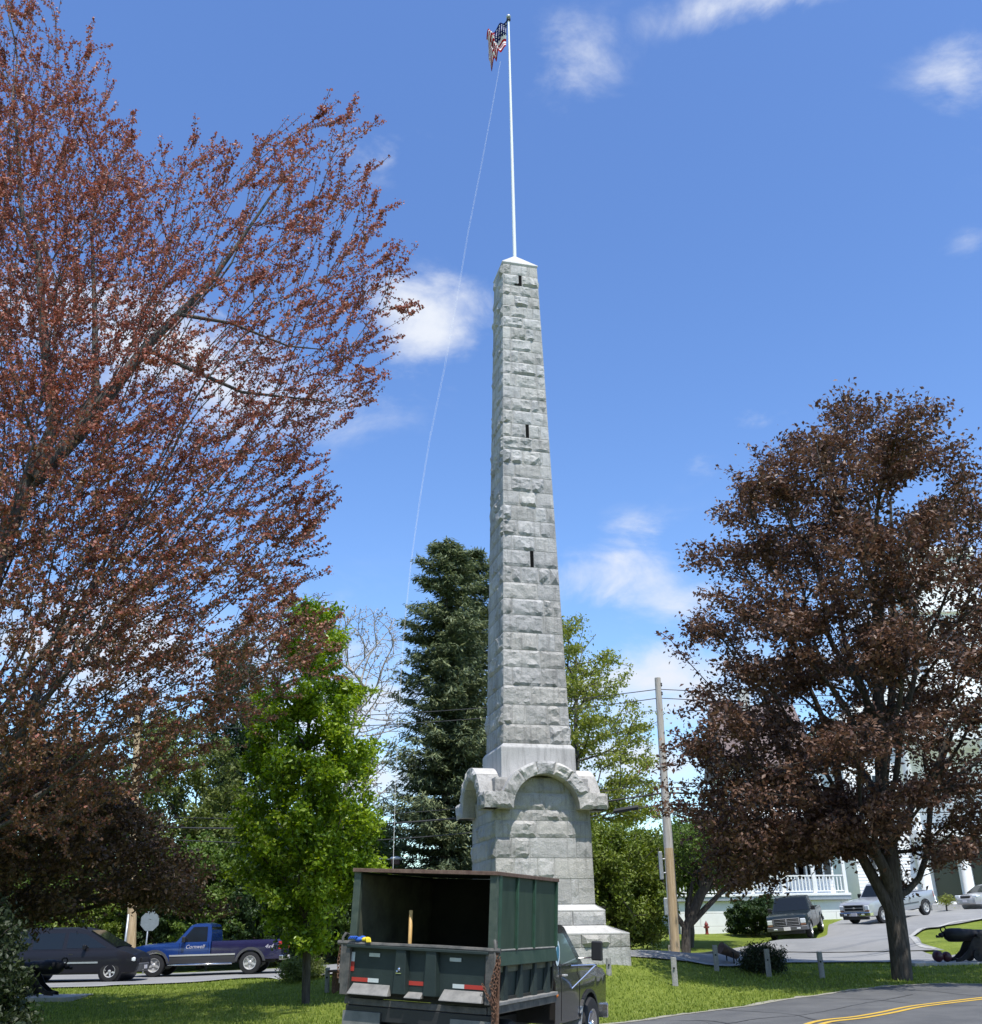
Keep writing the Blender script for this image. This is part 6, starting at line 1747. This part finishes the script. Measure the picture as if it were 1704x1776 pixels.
# main wall with clapboards
wy = 2.0; eave = zf(1318)
H('wall', MB().box((X0,wy,pz_),(W_-.05,9,eave)), M['white_siding'])
z = pz_+.05
cb = MB().prism([(0,0,0),(0,-.03,.0),(0,-.012,.19),(0,0,.19)], (W_-.05-X0,0,0)).build('clapboard', M['white_siding'], hs); cb.location = (X0, wy, z)
while z < eave-.3:
    z += .2; q = cb.copy(); COL.objects.link(q); q.location = (X0, wy, z)
def window(x, z0, z1, w, par=hs, y=wy-.03):
    f = MB().box((x-w/2-.09,y-.05,z0-.09),(x+w/2+.09,y,z0)).box((x-w/2-.09,y-.05,z1),(x+w/2+.09,y,z1+.12)).box((x-w/2-.09,y-.05,z0),(x-w/2,y,z1)).box((x+w/2,y-.05,z0),(x+w/2+.09,y,z1)).build('window', M['white_paint'], par)
    MB().box((x-w/2,y-.02,z0),(x+w/2,y,z1)).build('pane', M['glass_dark'], f)
    MB().box((x-.02,y-.045,z0),(x+.02,y-.021,z1)).box((x-w/2,y-.045,(z0+z1)/2-.02),(x-.021,y-.021,(z0+z1)/2+.02)).box((x+.021,y-.045,(z0+z1)/2-.02),(x+w/2,y-.021,(z0+z1)/2+.02)).build('glazing_bar', M['white_paint'], f)
    for s in (-1, 1):
        xx_ = x+s*(w/2+.09+.24)
        MB().box((xx_-.2,y-.03,z0),(xx_+.2,y,z1)).build('shutter', M['paint_grey_low'], f)
for k in range(3):
    x = X0+1.1+(W_-X0-2.3)*k/2
    window(x, pz_+.9, pz_+2.5, .95); window(x, zf(1395), zf(1345), .95)
M['roof_brown'] = mat('roof_brown', (.13,.095,.09), .9, color2=(.20,.15,.14), scale=6, bump=.01)
ry = zf(1222, HY+5.5)
H('roof', MB().prism([(X0-.3,wy-.5,eave-.05),(X0-.3,wy+3.6,ry),(X0-.3,9.6,eave-.05),(X0-.3,9.3,eave-.2),(X0-.3,wy-.3,eave-.2)], (W_-X0+.2,0,0)), M['roof_brown'])
H('chimney', MB().box((W_*.62,wy+3.2,ry-.6),(W_*.62+.7,wy+3.9,ry+1.1)), M['mortar'], bevel=.02)
# church
CY_ = 70.0
cl = atY(1486, 1500, CY_).x; crr = atY(1790, 1500, CY_).x
ch = empty('white_church', (cl, CY_, 0), 0, 'tall white church with columned portico and square tower behind the copper maple', 'church')
zc_ = lambda py, Y_=CY_: atY(1580, py, Y_).z
def K(name, mb, mt_, **k): return mb.build(name, mt_, ch, **k)
cg = hz(cl, CY_); CW = crr-cl; ct_ = zc_(1245)
K('foundation', MB().box((-.05,-.05,cg-1.5),(CW,14,zc_(1565))), M['white_paint'])
K('wall', MB().box((0,3.0,zc_(1565)),(CW,14,ct_)), M['white_siding'])
K('front_wall', MB().box((0,.0,zc_(1565)),(3.9,3.0,ct_)), M['white_siding'])
cb2 = MB().prism([(0,0,0),(0,-.03,0),(0,-.012,.19),(0,0,.19)], (3.9,0,0)).build('clapboard', M['white_siding'], ch); z = zc_(1560); cb2.location = (0,0,z)
while z < ct_-.3:
    z += .2; q = cb2.copy(); COL.objects.link(q); q.location = (0, 0, z)
for (x, a, b_) in ((1.9, 1420, 1345), (1.9, 1530, 1455)):
    window(x, zc_(a), zc_(b_), 1.0, ch, -.03)
for px in (1600, 1672, 1745, 1790):
    x = atY(px, 1500, CY_-.2).x - cl
    K('column', MB().lathe([(.42,zc_(1562)),(.42,zc_(1556)),(.34,zc_(1552)),(.33,zc_(1450)),(.28,zc_(1300)),(.36,zc_(1296)),(.40,zc_(1288))], 18, 'Z', Matrix.Translation((x,-.4,0))), M['white_paint'], smooth=True)
K('entablature', MB().box((3.9,-.95,zc_(1288)),(CW,3.0,zc_(1262))).box((-.1,-1.1,zc_(1262)),(CW+.2,3.05,zc_(1245))), M['white_paint'], bevel=.02)
K('pediment', MB().prism([(-.2,-1.0,zc_(1245)+.01),(CW+.3,-1.0,zc_(1245)+.01),(CW/2,-1.0,zc_(1170))], (0,4,0)), M['white_paint'])
K('roof', MB().prism([(-.3,3.0,ct_),(CW+.3,3.0,ct_),(CW/2,3.0,zc_(1170)+.1)], (0,11.3,0)), M['roof_brown'])
for px in (1640, 1708, 1765):
    x = atY(px, 1500, CY_+2.9).x-cl
    K('door', MB().box((x-.85,2.9,zc_(1562)),(x+.85,2.99,zc_(1468))), M['paint_dkgreen'], bevel=.01)  # dark panels put in to deepen the shade of the porch
K('porch_ceiling', MB().box((3.9,-1.2,zc_(1455)),(CW,3.0,zc_(1442))), M['white_paint'], bevel=.02)  # slab added to throw shade on the portico wall below
K('step', MB().box((3.9,-1.6,cg-.5),(CW,3,zc_(1570))), M['concrete'])
tx0 = atY(1600, 1100, CY_+2).x-cl; tx1 = atY(1712, 1100, CY_+2).x-cl
K('tower', MB().box((tx0,2.0,zc_(1230)),(tx1,6.4,zc_(960, CY_+2))), M['white_siding'], bevel=.02)
K('tower_band', MB().box((tx0-.3,1.7,zc_(1050)),(tx1+.3,6.7,zc_(1040))), M['white_paint'], bevel=.02)
K('tower_cornice', MB().box((tx0-.25,1.75,zc_(965, CY_+2)),(tx1+.25,6.65,zc_(952, CY_+2))), M['white_paint'], bevel=.02)
K('louvre', MB().box(((tx0+tx1)/2-.7,1.96,zc_(1160)),((tx0+tx1)/2+.7,2.01,zc_(1080))), M['paint_grey_low'])
K('spire', MB().prism([(tx0+.3,2.3,zc_(952)),(tx1-.3,2.3,zc_(952)),(tx1-.3,6.1,zc_(952)),(tx0+.3,6.1,zc_(952))], (0,0,1.0)), M['white_siding'], bevel=.02)
